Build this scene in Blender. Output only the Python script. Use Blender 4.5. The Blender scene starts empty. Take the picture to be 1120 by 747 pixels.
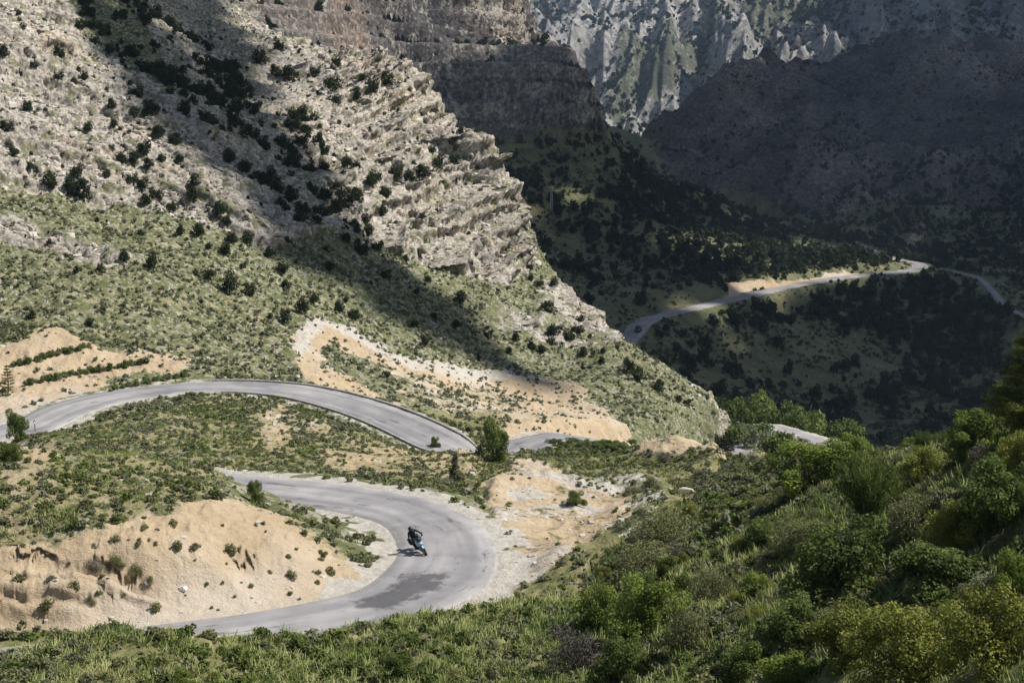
import bpy, bmesh, math, random
import numpy as np
from mathutils import Vector, Matrix

# ------------------------------------------------------------------ camera, world, sun, exposure
scene = bpy.context.scene
COL = scene.collection
PITCH = math.radians(10.3)
cam_data = bpy.data.cameras.new('camera')
cam_data.sensor_width = 36.0
cam_data.lens = 50.0
cam_data.clip_start = 0.5
cam_data.clip_end = 20000.0
cam = bpy.data.objects.new('camera', cam_data)
COL.objects.link(cam)
cam.location = (0, 0, 0)
cam.rotation_euler = (math.radians(90) - PITCH, 0, 0)
scene.camera = cam

SUN_EL, SUN_AZ = math.radians(52), math.radians(4)      # sun stands to the right of the view
world = bpy.data.worlds.new('World')
scene.world = world
world.use_nodes = True
wn = world.node_tree
sky = wn.nodes.new('ShaderNodeTexSky')
sky.sky_type = 'NISHITA'
sky.sun_disc = False
sky.sun_elevation = SUN_EL
sky.sun_rotation = math.radians(90) - SUN_AZ
bg = wn.nodes['Background']
bg.inputs['Strength'].default_value = 0.058
wn.links.new(sky.outputs['Color'], bg.inputs['Color'])
sun_data = bpy.data.lights.new('sun', 'SUN')
sun_data.energy = 4.6
sun_data.angle = math.radians(0.5)
sun_data.color = (1.0, 0.97, 0.925)
sun = bpy.data.objects.new('sun', sun_data)
COL.objects.link(sun)
sun.rotation_euler = (0, math.radians(90) - SUN_EL, SUN_AZ)
SUNV = np.array([math.cos(SUN_EL) * math.cos(SUN_AZ), math.cos(SUN_EL) * math.sin(SUN_AZ), math.sin(SUN_EL)])
scene.view_settings.view_transform = 'Standard'
scene.view_settings.look = 'None'
scene.view_settings.exposure = 0.38
scene.view_settings.gamma = 1.0
scene.cycles.max_bounces = 4
scene.cycles.diffuse_bounces = 2
scene.cycles.transparent_max_bounces = 4
scene.cycles.volume_bounces = 0

rng = np.random.default_rng(7)
random.seed(7)

# ------------------------------------------------------------------ survey: bearings and ranges of the land read off from the viewpoint
F = 1555.6
CP, SP = math.cos(PITCH), math.sin(PITCH)

def bear(u, v, Y):
    """a point of the land seen on bearing (u, v) at the forward range Y -> world"""
    a = (u - 560.0) / F
    b = (373.5 - v) / F
    dy = CP + b * SP
    dz = -SP + b * CP
    return np.array([a / dy * Y, Y, dz / dy * Y])

def sight(x, y, z):
    d = y * CP - z * SP
    d = np.maximum(d, 1e-3)
    b = (y * SP + z * CP) / d
    return 560.0 + F * x / d, 373.5 - F * b

# ------------------------------------------------------------------ noise
def _h(ix, iy, seed):
    n = (ix.astype(np.int64) * 374761393 + iy.astype(np.int64) * 668265263 + seed * 2147483647) & 0xFFFFFFFF
    n = ((n ^ (n >> 13)) * 1274126177) & 0xFFFFFFFF
    n = n ^ (n >> 16)
    return n

def noise2(x, y, seed=0):
    xi = np.floor(x); yi = np.floor(y)
    xf = x - xi; yf = y - yi
    u = xf * xf * xf * (xf * (xf * 6 - 15) + 10)
    w = yf * yf * yf * (yf * (yf * 6 - 15) + 10)
    def g(dx, dy):
        a = _h(xi + dx, yi + dy, seed) * (2 * np.pi / 4294967296.0)
        return np.cos(a) * (xf - dx) + np.sin(a) * (yf - dy)
    a = g(0, 0); b = g(1, 0); c = g(0, 1); d = g(1, 1)
    return 1.5 * ((a + (b - a) * u) * (1 - w) + (c + (d - c) * u) * w)

def fbm(x, y, sc, octv=4, seed=0, gain=0.5):
    r = np.zeros_like(x); amp = 1.0; f = 1.0 / sc
    for o in range(octv):
        r += amp * noise2(x * f + 13.7 * o, y * f - 7.1 * o, seed + o)
        amp *= gain; f *= 2.03
    return r

def ridged(x, y, sc, octv=4, seed=0, gain=0.5):
    r = np.zeros_like(x); amp = 1.0; f = 1.0 / sc
    for o in range(octv):
        r += amp * (1 - 2 * np.abs(noise2(x * f + 3.7 * o, y * f + 9.1 * o, seed + o)))
        amp *= gain; f *= 2.07
    return r

def blocks(x, y, sc, seed=0):
    """cellular: random level per cell with gaps, for broken rock"""
    x = x / sc; y = y / sc
    xi = np.floor(x); yi = np.floor(y)
    d1 = np.full(x.shape, 9.0); d2 = d1.copy(); lv = np.zeros_like(x)
    for i in (-1, 0, 1):
        for j in (-1, 0, 1):
            cx = xi + i; cy = yi + j
            h = _h(cx, cy, seed)
            px = cx + (h & 1023) / 1023.0; py = cy + ((h >> 10) & 1023) / 1023.0
            l = ((h >> 20) & 1023) / 1023.0
            d = (px - x) ** 2 + (py - y) ** 2
            near = d < d1
            d2 = np.where(near, d1, np.minimum(d2, d))
            lv = np.where(near, l, lv)
            d1 = np.where(near, d, d1)
    return lv, np.sqrt(d2) - np.sqrt(d1)

def smooth(e0, e1, x):
    t = np.clip((x - e0) / (e1 - e0), 0, 1)
    return t * t * (3 - 2 * t)

# ------------------------------------------------------------------ land cover maps (polygons, sampled per vertex of the land)
MX0, MY0, MS = -300, -160, 2.0
MW, MH = 860, 700
_gx, _gy = np.meshgrid(MX0 + (np.arange(MW) + .5) * MS, MY0 + (np.arange(MH) + .5) * MS)

def poly_map(polys, blur=3):
    out = np.zeros((MH, MW), np.float32)
    for val, pts in polys:
        ins = np.zeros((MH, MW), bool)
        n = len(pts)
        for i in range(n):
            x1, y1 = pts[i]; x2, y2 = pts[(i + 1) % n]
            if y1 == y2: continue
            c = ((y1 > _gy) != (y2 > _gy)) & (_gx < (x2 - x1) * (_gy - y1) / (y2 - y1) + x1)
            ins ^= c
        out = np.where(ins, np.float32(val), out)
    for _ in range(blur):
        p = np.pad(out, 1, mode='edge')
        out = (p[:-2, 1:-1] + p[2:, 1:-1] + p[1:-1, :-2] + p[1:-1, 2:] + 2 * p[1:-1, 1:-1]) / 6
        p = np.pad(out, 2, mode='edge')
        out = (p[:-4, 2:-2] + p[4:, 2:-2] + p[2:-2, :-4] + p[2:-2, 4:] + p[2:-2, 2:-2]) / 5
    return out

def look_up(m, u, v):
    i = np.clip(((u - MX0) / MS).astype(np.int32), 0, MW - 1)
    j = np.clip(((v - MY0) / MS).astype(np.int32), 0, MH - 1)
    return m[j, i]

ROCK = poly_map([
    (.55, [(70, -150), (600, -150), (500, 70), (420, 55), (285, 30), (300, 120), (330, 190), (420, 270), (330, 262), (200, 115)]),
    (.95, [(-300, -150), (70, -150), (70, 0), (120, 60), (205, 115), (262, 190), (345, 262), (300, 268), (200, 240), (120, 222), (60, 205), (0, 195), (-300, 195)]),
    (1., [(275, 25), (420, 52), (478, 92), (512, 148), (552, 155), (588, 290), (545, 312), (500, 296), (430, 275), (370, 235), (330, 180), (300, 120)]),
    (.85, [(598, 300), (640, 330), (680, 368), (668, 390), (620, 355), (588, 332)]),
    (1., [(-100, 215), (0, 232), (60, 252), (150, 288), (140, 296), (90, 288), (40, 272), (0, 262), (-100, 240)]),
    (.7, [(540, 335), (600, 350), (655, 388), (600, 378), (545, 352)]),
    (.6, [(740, 410), (800, 445), (812, 462), (780, 452)]),
], 2)
SOIL = poly_map([
    (1., [(-120, 375), (0, 370), (60, 360), (130, 378), (208, 390), (200, 408), (120, 420), (60, 435), (20, 470), (-120, 480)]),
    (1., [(316, 372), (345, 348), (385, 362), (430, 388), (510, 402), (600, 418), (606, 434), (560, 432), (480, 415), (430, 408), (392, 386), (362, 374), (346, 396), (430, 438), (505, 458), (485, 472), (400, 452), (335, 412)]),
    (.5, [(425, 425), (480, 412), (600, 430), (705, 470), (640, 470), (560, 480), (545, 462), (480, 450)]),
    (.9, [(545, 470), (575, 440), (610, 422), (640, 438), (705, 470), (690, 478), (640, 472), (600, 468), (560, 480)]),
    (1., [(-150, 608), (0, 600), (60, 596), (110, 578), (170, 562), (250, 546), (300, 560), (360, 585), (415, 604), (428, 625), (395, 652), (330, 678), (240, 700), (200, 700), (100, 697), (60, 690), (0, 692), (-150, 700)]),
    (.5, [(60, 470), (200, 432), (300, 432), (420, 478), (520, 500), (600, 505), (720, 490), (800, 500), (740, 560), (640, 600), (560, 560), (500, 530), (360, 520), (250, 530), (200, 560), (60, 598), (0, 602), (-150, 606), (-150, 470)]),
    (.64, [(525, 560), (560, 518), (605, 512), (650, 532), (690, 520), (730, 545), (722, 580), (688, 602), (655, 625), (622, 655), (560, 665), (522, 655), (552, 610)]),
    (.8, [(355, 500), (450, 494), (525, 508), (520, 518), (430, 516), (370, 518)]),
    (.7, [(690, 492), (750, 476), (795, 498), (740, 508)]),
    (.8, [(288, 458), (306, 440), (318, 492), (290, 492)]),
    (.8, [(328, 455), (366, 470), (360, 480), (335, 466)]),
    (.9, [(28, 478), (62, 490), (48, 506), (28, 500)]),
    (.6, [(0, 520), (30, 505), (60, 530), (20, 545)]),
    (.5, [(680, 625), (735, 620), (740, 650), (690, 660)]),
], 2)
GREEN = poly_map([
    (.35, [(-300, 290), (0, 285), (150, 290), (330, 340), (318, 372), (335, 412), (208, 392), (130, 378), (0, 368), (-300, 368)]),
    (.45, [(60, 470), (200, 432), (300, 432), (420, 478), (520, 500), (560, 505), (600, 512), (575, 520), (520, 545), (360, 520), (240, 522), (250, 548), (170, 562), (110, 578), (60, 598), (0, 602), (-150, 606), (-150, 470)]),
    (.7, [(560, 497), (700, 500), (860, 505), (700, 560), (640, 545), (600, 522)]),
    (.9, [(385, 440), (450, 443), (545, 456), (556, 478), (520, 486), (480, 478), (440, 455)]),
    (.75, [(600, 478), (690, 478), (690, 497), (600, 497)]),
    (1., [(-300, 692), (0, 690), (100, 697), (240, 700), (400, 685), (540, 662), (640, 606), (700, 562), (730, 520), (800, 505), (900, 492), (960, 485), (1120, 440), (1400, 440), (1400, 1240), (-300, 1240)]),
    (.5, [(260, 552), (330, 566), (420, 602), (400, 606), (330, 586)]),
], 2)
# shape of the cloud shadows on the land
SHADE_SLOPE = poly_map([
    (1., [(62, -120), (290, -120), (245, 15), (270, 50), (285, 120), (335, 190), (375, 240), (440, 295), (520, 350), (592, 420), (575, 428), (500, 385), (420, 335), (350, 300), (292, 235), (235, 180), (172, 115), (100, 48)]),
], 0)
SHADE_VALLEY = poly_map([
    (1., [(440, 82), (520, 76), (575, 48), (610, 52), (660, 85), (670, 140), (690, 140), (745, 88), (800, 52), (850, 36), (1010, 15), (1400, -10), (1400, 520), (540, 520), (540, 180), (500, 150)]),
    (0., [(692, 372), (696, 348), (730, 336), (768, 320), (800, 300), (770, 285), (720, 262), (740, 252), (800, 262), (900, 272), (965, 282), (1000, 284), (1020, 286), (1015, 300), (960, 308), (900, 316), (850, 328), (870, 345), (820, 352), (760, 352), (720, 366)]),
    (0., [(740, 385), (800, 372), (850, 385), (820, 400), (760, 398)]),
    (0., [(560, 225), (620, 215), (660, 228), (600, 240)]),
    (1., [(960, 296), (985, 290), (990, 300), (965, 304)]),
], 0)
SHADE_FAR = poly_map([
    (1., [(1000, -160), (1400, -160), (1400, 80), (1050, 60), (1020, 30)]),
    (1., [(1060, -160), (1400, -160), (1400, 160), (960, 160), (1060, 52)]),
], 0)

# ------------------------------------------------------------------ land surfaces
class Land:
    """height field on a fan of bearings q = x / y and ranges y"""
    def __init__(self, pts, world_pts, q0, q1, ncol, rows, c):
        P = [bear(*p) for p in pts] + [np.array(p, float) for p in world_pts]
        P = np.array(P)
        self.q = np.linspace(q0, q1, ncol)
        self.rows = np.array(rows)
        X = self.rows[:, None] * self.q[None, :]
        Yg = np.repeat(self.rows[:, None], ncol, 1)
        n = len(P)
        def basis(dx, dy): return -np.sqrt(dx * dx + dy * dy + c * c)
        A = np.zeros((n + 3, n + 3))
        A[:n, :n] = basis(P[:, None, 0] - P[None, :, 0], P[:, None, 1] - P[None, :, 1]) + np.eye(n) * 0.25
        A[:n, n] = 1; A[:n, n + 1] = P[:, 0]; A[:n, n + 2] = P[:, 1]
        A[n:, :n] = A[:n, n:].T
        wts = np.linalg.solve(A, np.concatenate([P[:, 2], [0, 0, 0]]))
        Z = np.empty(X.shape)
        pw = wts[:n].astype(np.float32); px = P[:, 0].astype(np.float32); py = P[:, 1].astype(np.float32)
        for r in range(len(rows)):
            dx = X[r][:, None].astype(np.float32) - px[None]; dy = np.float32(rows[r]) - py[None]
            Z[r] = -np.sqrt(dx * dx + dy * dy + np.float32(c * c)) @ pw
        Z += wts[n] + wts[n + 1] * X + wts[n + 2] * Yg
        self.X, self.Y, self.Z = X, Yg, Z
    def height(self, x, y, Z=None):
        Z = self.Z if Z is None else Z
        x = np.asarray(x, float); y = np.asarray(y, float)
        fi = np.interp(y, self.rows, np.arange(len(self.rows)))
        fj = np.clip((x / y - self.q[0]) / (self.q[1] - self.q[0]), 0, len(self.q) - 1.001)
        i = np.minimum(fi.astype(int), len(self.rows) - 2); j = fj.astype(int)
        a = fi - i; b = fj - j
        return ((Z[i, j] * (1 - b) + Z[i, j + 1] * b) * (1 - a) + (Z[i + 1, j] * (1 - b) + Z[i + 1, j + 1] * b) * a)
    def hit(self, u, v, y0=None):
        """where the line of sight on bearing (u, v) meets this land"""
        d = bear(u, v, 1.0)
        ys = self.rows if y0 is None else self.rows[self.rows > y0]
        h = self.height(d[0] * ys, ys)
        under = np.nonzero(h >= d[2] * ys)[0]
        if len(under) == 0: return None
        k = under[0]
        y = ys[k]
        if k > 0:
            g0 = d[2] * ys[k - 1] - h[k - 1]; g1 = d[2] * ys[k] - h[k]
            y = ys[k - 1] + (ys[k] - ys[k - 1]) * g0 / (g0 - g1 + 1e-9)
        return np.array([d[0] * y, y, float(self.height(d[0] * y, y))])

def range_rows(y0, y1, smin, k):
    r = [y0]
    while r[-1] < y1: r.append(r[-1] + max(smin, k * r[-1]))
    return r

NEAR = [
 # bottom of the view and the grassy strip before the road
 (560,747,43),(560,900,28),(300,747,43.5),(0,747,44),(-200,760,43),(0,900,30),(300,900,29),
 (0,688,43.6),(-150,686,43.2),(100,692,44),(200,692,45.2),(300,691,47.2),(380,690,48.2),(450,681,49.8),(510,671,52),(560,672,52),(620,680,50),(0,720,42.6),(200,720,43.5),(400,715,46),
 # right-hand hillside
 (700,747,40),(850,747,33),(1000,747,27),(1120,747,23),(1250,747,19),(1000,900,18),(800,900,22),
 (700,650,52),(850,650,43),(1000,650,35),(1120,650,29),(1250,640,24),
 (650,605,62),(700,585,66),(750,543,80),(850,555,62),(1000,560,45),(1120,560,35),(1250,540,30),(780,600,58),(930,600,47),
 (700,503,96),(760,498,97),(800,500,92),(850,503,83),(900,500,74),(960,497,62),(1040,484,52),(1120,462,43.5),(1250,400,36),
 (700,520,91),(800,525,78),(900,530,62),
 (700,540,112),(770,545,115),(850,560,108),(960,590,92),(1040,600,82),(1120,600,72),(1250,560,60),(960,640,130),(1120,660,120),(860,580,150),(1000,600,200),(1200,640,180),
 # scrub between the hairpin and the lower bend
 (560,560,75.5),(590,540,81),(620,556,77),(655,560,76),(685,540,82),(600,600,66),(600,640,58),(560,650,56.5),(550,625,60),(640,575,71),
 (500,522,84),(540,535,80),(550,512,93),(610,515,92),(650,520,89),
 (500,497,101),(570,498,104),(640,495,101),(540,497,103),(680,495,100),(720,480,98),(750,484,97),
 (500,500,105),(540,505,112),(570,506,114),(640,494,118),(690,500,118),(600,496,121),(660,485,122),
 # knoll between the two roads
 (100,470,99),(150,455,105),(220,442,112.5),(300,449,112),(360,462,109),(400,482,103),(440,492,102),
 (100,492,92),(200,492,90),(10,462,96),(-30,458,95),(-70,462,93),(300,480,98),(300,510,87),(400,510,88),(450,505,95),(360,500,92),(250,470,100),(30,480,97),(-60,490,95),
 (0,500,62),(60,498,64),(120,500,66.5),(180,504,67.5),(225,520,66.5),(242,538,64),(-80,500,60),(-200,505,58),
 (100,541,80),(0,545,80),(200,536,78.5),
 (280,556,64.5),(330,576,63),(390,602,60.2),
 # cut bank inside the hairpin
 (240,692,52.6),(300,682,53.2),(350,670,53.4),(400,648,56),(422,620,59.3),
 (0,690,52.3),(100,692,52.5),(-100,690,52),(0,640,53.2),(0,600,54.5),(0,560,57),(100,600,55),(100,560,57.8),(100,640,53.4),
 (200,610,55.6),(200,650,53.2),(200,560,59),(250,549,61),(300,620,56.8),(300,650,54.3),(360,622,58),(330,600,59.6),(-100,560,55.5),(-100,600,53.5),(-250,560,55),
 # cut above the upper road with its terraces, and the foot of the slope
 (0,400,121.5),(0,370,126),(60,395,123.5),(60,362,129),(130,380,128),(130,405,124),(205,392,130),(-120,400,116),(-120,360,123),
 (300,405,132),(360,420,133),(430,440,132),(480,462,128),(530,475,128),(550,480,127),(400,430,134),
 # the long slope on the left
 (-250,300,125),(-250,200,140),(-250,100,160),(-250,0,190),(-250,-100,215),
 (-100,300,139),(-100,200,158),(-100,100,182),(-100,0,215),(-100,-80,240),
 (0,330,136),(0,280,151),(0,200,172),(0,100,200),(0,0,235),(0,-60,260),
 (100,330,140),(100,280,157),(100,200,182),(100,100,212),(100,30,240),(100,-20,262),(100,-80,290),
 (200,350,142),(200,300,160),(200,220,186),(200,150,208),(200,110,222),(200,90,243),(200,40,283),(200,-10,312),(200,-70,335),
 (300,360,152),(300,320,166),(300,250,190),(300,190,212),(300,150,234),(300,100,268),(300,42,300),
 (400,380,158),(400,300,190),(400,230,216),(400,160,240),(400,100,268),(400,56,291),
 (470,420,152),(470,360,180),(470,280,212),(470,200,240),(470,140,262),(470,94,282),
 (520,420,165),(520,340,200),(520,300,214),(520,260,228),(520,200,248),(516,157,262),
 (548,300,225),(550,250,236),(548,200,246),(544,164,254),(558,215,245),(566,260,238),
 (575,296,232),(600,312,229),(640,340,224),(668,372,219),(700,384,213),(740,408,208),(780,440,203),(812,463,200),
 (600,340,218),(600,400,192),(600,440,170),(600,463,138),(640,400,196),(640,440,170),(660,468,144),(640,468,140.5),(700,420,188),(700,455,170),(700,476,146),(740,462,178),(760,480,160),(640,470,140),(560,450,150),(780,462,188),(795,460,185),(820,465,190),(838,471,191),(855,481,188),(880,489,186),(910,495,184),
 # behind the crest of the spur
 (300,90,345),(400,120,330),(470,170,318),(525,250,292),(560,330,262),(582,330,256),(590,400,275),(620,400,258),(680,440,245),(720,455,235),(790,500,225),(400,200,370),(560,430,330),(100,-40,340),(700,520,300),(860,520,232),(930,520,240),(1000,540,260),
]
NEAR_W = [(0,5,-4.5),(0,-10,-1.8),(12,8,-2),(-12,8,-7),(-40,20,-16),(-70,50,-17),(40,30,-2),(70,60,0),(90,120,-30),(110,200,-60),(120,300,-85),(60,330,-90),(0,330,-85),(-60,100,-22)]

near = Land(NEAR, NEAR_W, -.60, .60, 1250, range_rows(6, 335, .13, .0022), 3.0)

# road courses, from the survey
near_road_pts = [bear(-60,742,47.6), bear(60,727,48.8), bear(150,712,50), bear(235,699,51), bear(330,684,52.8), bear(420,664,55.2), bear(472,636,58.4), bear(490,606,62.8), bear(478,578,67.5), bear(438,557,71.8), bear(380,545,75), bear(310,537,77),
    bear(252,531,78.5), (-21,82,-23.1), (-30,86.5,-23.7), (-36.5,91.5,-24.3), (-38.3,98,-24.8), bear(30,468,103.5), bear(70,449,109.5), bear(120,435,115), bear(190,425,119.5), bear(260,423,122), bear(330,429,121), bear(400,447,117), bear(450,467,113), bear(495,489,109.5),
    (-1.2,109.5,-29.6), (1.5,114,-30.5), bear(571,493,122.5), bear(581,485,126), bear(600,480,130), bear(630,476.5,133.5), bear(656,485,138), bear(692,497,146), bear(750,508,160), bear(800,499,188), bear(836,467.5,212), bear(870,475,210), bear(908,485.5,206), bear(960,500,200), bear(1040,520,205)]
mid_road_pts = [bear(600,420,380), bear(660,392,405), bear(693,366,424), bear(700,355,437), bear(720,346,455), bear(770,334,479), bear(815,324,505), bear(860,314,532), bear(910,305,565), bear(960,299.5,590), bear(990,297,606), bear(1007,292.5,626), bear(1004,288,646), bear(980,284,672), bear(955,276,730), bear(928,263.5,800), bear(900,258.5,830), bear(860,251,868), bear(820,249,890)]
track_pts = [bear(1004,288,646), bear(1040,297,640), bear(1068,303,625), bear(1085,318,582), bear(1101,336,545), bear(1130,350,530)]

MID = [
 (600,400,340),(750,470,310),(900,470,385),(1000,462,420),(1100,450,440),(1250,430,440),(500,300,420),(400,250,450),(560,330,430),(680,420,345),(800,450,360),
 (850,420,445),(950,400,490),(1050,380,530),(1150,370,550),(1300,360,560),(780,390,430),(900,350,520),(1000,330,580),(1080,345,560),(740,370,432),(840,345,510),
 (860,290,565),(800,270,600),(700,270,590),(600,260,570),(640,330,462),(560,240,560),(500,200,570),(700,310,520),(760,300,545),
 (900,276,690),(960,284,670),(940,270,740),
 (560,200,585),(650,215,608),(750,240,690),(850,256,775),
 (572,58,645),(600,72,640),(625,86,645),(645,104,650),(660,142,662),(700,172,690),(760,212,735),(820,238,775),(858,251,800),
 (520,142,612),(600,144,626),(642,142,647),(560,143,618),(470,140,604),
 (500,78,622),(560,72,634),(600,92,634),(470,90,615),
 (480,40,662),(540,20,685),(560,0,695),(571,30,690),(530,55,652),(500,-80,760),(556,-40,730),
 (400,0,600),(300,0,520),(200,0,480),(100,0,450),(300,80,470),(400,70,545),(300,-80,560),(400,-80,640),(100,-100,500),(-100,0,430),(-250,-50,420),(400,150,480),(470,150,575),
 (590,100,740),(620,130,760),(660,200,740),(700,235,800),(560,60,900),(770,260,840),(600,170,900),
 (880,247,900),(1000,277,800),(1120,292,745),(1250,300,720),(820,250,930),
 (800,182,1050),(900,155,1120),(1000,150,1080),(1120,150,1050),(950,205,980),(1100,232,880),(1250,150,1030),(860,215,980),(1030,215,930),
 (695,158,1010),(740,122,1110),(790,92,1200),(850,74,1280),(900,80,1300),(960,70,1350),(1010,57,1380),(1060,54,1400),(1120,56,1400),(1250,40,1400),
 (690,215,1090),(760,200,1400),(900,160,1700),(1050,150,1850),(1250,150,1850),(640,200,1200),(500,150,1200),(300,50,1000),(0,0,900),(600,160,1800),
]
mid = Land(MID, [tuple(p) for p in mid_road_pts[2:] + track_pts[1:]], -.48, .48, 860, range_rows(235, 1900, .6, .0023), 10.0)

FAR = [
 (560,160,1500),(700,170,1560),(900,160,1600),(1150,160,1600),(1300,150,1600),
 (600,84,1880),(620,90,1850),(680,145,1720),(650,110,1800),(700,80,1900),(740,110,1830),(800,70,1950),(700,22,2200),(660,45,2080),(630,62,1980),(740,0,2330),(780,-30,2420),
 (800,20,2150),(860,40,2020),(900,0,2200),(960,40,1950),(1000,20,1990),(1050,50,1850),(1120,0,1960),(1120,50,1820),(1300,0,1950),
 (850,90,1780),(900,85,1750),(960,75,1740),(1000,90,1700),(1200,80,1700),
 (850,-150,2700),(1000,-150,2600),(1200,-150,2500),(720,-100,2900),
 (560,64,2700),(590,62,2760),(615,60,2800),(575,95,2400),(590,75,2300),(540,90,2300),
 (600,30,3150),(625,12,3400),(580,22,3300),(660,20,3500),(690,20,3450),(645,35,3200),(560,0,3800),(600,-20,4000),(680,-30,4100),(500,-40,4000),(400,0,3600),(700,-90,4500),(560,-100,4600),
]
far = Land(FAR, [], -.48, .48, 900, range_rows(1480, 4700, 2, .0019), 30.0)

# ------------------------------------------------------------------ roads: centre lines
def spline(pts, step):
    P = np.array(pts, float)
    Pp = np.vstack([2 * P[0] - P[1], P, 2 * P[-1] - P[-2]])
    out = []
    for i in range(len(P) - 1):
        p0, p1, p2, p3 = Pp[i], Pp[i + 1], Pp[i + 2], Pp[i + 3]
        n = max(2, int(np.linalg.norm(p2 - p1) / step))
        t = (np.arange(n) / n)[:, None]
        out.append(.5 * ((2 * p1) + (-p0 + p2) * t + (2 * p0 - 5 * p1 + 4 * p2 - p3) * t ** 2 + (-p0 + 3 * p1 - 3 * p2 + p3) * t ** 3))
    out.append(P[-1:])
    O = np.vstack(out)
    for _ in range(6):
        O[1:-1] = (O[:-2] + 2 * O[1:-1] + O[2:]) / 4
    return O

near_road = spline(near_road_pts, .6)
mid_road = spline(mid_road_pts, 3)
mid_track = spline(track_pts, 3)

def near_line(X, Y, line):
    """distance to a line and its height there, on all grid points"""
    D = np.full(X.shape, 1e9, np.float32); H = np.zeros(X.shape, np.float32)
    lx = line[:, 0].astype(np.float32); ly = line[:, 1].astype(np.float32); lz = line[:, 2].astype(np.float32)
    x0, x1, y0, y1 = lx.min() - 14, lx.max() + 14, ly.min() - 14, ly.max() + 14
    sel = np.nonzero((X > x0) & (X < x1) & (Y > y0) & (Y < y1))
    xs = X[sel].astype(np.float32); ys = Y[sel].astype(np.float32)
    tx, ty, tz = np.gradient(lx), np.gradient(ly), np.gradient(lz); t2 = tx * tx + ty * ty
    d = np.empty(len(xs), np.float32); h = np.empty(len(xs), np.float32)
    for a in range(0, len(xs), 20000):
        q = (xs[a:a + 20000, None] - lx[None]) ** 2 + (ys[a:a + 20000, None] - ly[None]) ** 2
        k = q.argmin(1)
        ex = xs[a:a + 20000] - lx[k]; ey = ys[a:a + 20000] - ly[k]
        f = np.clip((ex * tx[k] + ey * ty[k]) / t2[k], -1, 1)
        d[a:a + 20000] = np.hypot(ex - f * tx[k], ey - f * ty[k]); h[a:a + 20000] = lz[k] + f * tz[k]
    D[sel] = d; H[sel] = h
    return D, H

HALF = 2.35
# ---- near land: carve road, add relief
L = near
Dn, Hn = near_line(L.X, L.Y, near_road)
U, V = sight(L.X, L.Y, L.Z)
wu = U + 9 * fbm(L.X, L.Y, 6.0, 3, 50); wv = V + 7 * fbm(L.X, L.Y, 6.0, 3, 60)
rock = look_up(ROCK, wu, wv); soil = look_up(SOIL, wu, wv); green = look_up(GREEN, wu, wv)
behind = (L.Y > 236) & (L.X > 0)
off = smooth(HALF + .3, HALF + 3.0, Dn)
big = fbm(L.X, L.Y, 26, 3, 1)
slope_zone = smooth(120, 150, L.Y)
Z = L.Z + slope_zone * off * (1.1 * big) + off * (.35 - .2 * soil * (L.Y < 100)) * fbm(L.X, L.Y, 5, 4, 11)
# bedding of the limestone
nose = smooth(-52, -16, L.X)
fold = .75 * (1 - nose) - .42 * nose
bed = Z + fold * (.33 * (L.X + 35) + .22 * (L.Y - 225)) + 1.1 * fbm(L.X, L.Y, 34, 3, 21)
def saw(t):
    t = t - np.floor(t)
    return np.where(t < .72, t / .72, (1 - t) / .28)
gate = smooth(-.5, .5, fbm(L.X, L.Y, 11, 3, 31) + .25 * nose)
ledge = 1.7 * (saw(bed / 4.6) - .5) + .7 * (saw(bed / 1.7 + .2 * big) - .5)
lv, gap = blocks(L.X + .6 * fbm(L.X, L.Y, 2, 2, 5), L.Y * .8 + .6 * fbm(L.X, L.Y, 2, 2, 6), 1.5, 3)
lv2, gap2 = blocks(L.X, L.Y * .8, .62, 4)
blk = (lv - .5) * .55 + (lv2 - .5) * .4
Z = Z + off * rock * (ledge * (.45 + .55 * gate) + blk * (.5 + .5 * gate))
Z = Z + off * (1 - rock) * slope_zone * (1 - soil) * (.55 * np.maximum(0, lv2 - .62) + .3 * fbm(L.X, L.Y, 1.6, 3, 41))
# bare earth: rills and broken layers
rill = ridged(L.X, L.Y * .35, 2.2, 4, 71)
Z = Z + off * soil * (1 - slope_zone) * (.10 * rill + .07 * (lv2 - .5) + .05 * ridged(L.X, L.Y, .7, 3, 72))
spoil = smooth(.42, .6, soil) * (U > 500) * (L.Y < 100)
Z = Z + off * spoil * .5 * ridged(L.X, L.Y, 9, 3, 73)
bank = ((L.Y > 50.2) & (L.Y < 58) & (L.X < -8)).astype(float) * soil
lay = Z + .10 * L.X + .28 * fbm(L.X, L.Y, 3.5, 3, 81)
bank_in = off * bank * smooth(-8, -13, L.X) * smooth(-16.9, -17.7, Z)
bl, bg_ = blocks(L.X / 1.3 + .3 * fbm(L.X, L.Y, 2, 2, 83), lay / .55, 1.0, 84)
rough = smooth(-.25, .3, fbm(L.X, L.Y, 4, 2, 82) + .5 * smooth(-12, -19, L.X))
Z = Z + bank_in * rough * .25 * (saw(lay / .8) - .5)
bank_push = bank_in * rough * (.24 * smooth(.1, .8, lay / .62 - np.floor(lay / .62)) * (1 - smooth(.9, 1, lay / .62 - np.floor(lay / .62))) + .2 * (bl - .5))
Z = Z + off * green * (.14 * fbm(L.X, L.Y, .9, 3, 91))
wide = np.where(L.Y < 54, 2.0, 4.2)
blend = smooth(HALF + .5, HALF + wide, Dn + .6 * fbm(L.X, L.Y, 2.5, 2, 95))
Z = (Hn - .03) * (1 - blend) + Z * blend
Z = Z + (1 - smooth(HALF + .1, HALF - .2, Dn)) * (1 - blend) * .03 * fbm(L.X, L.Y, .7, 2, 96)
L.Z = Z
gy_ = np.gradient(Z, axis=0) / np.gradient(L.Y, axis=0)
L0x = np.gradient(L.X, axis=1); gx_ = np.gradient(Z, axis=1) / L0x
from_smooth = lambda a: a
gx_ = np.clip(gx_, -1, 1); gy_ = np.clip(gy_, -1, 1)
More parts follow.
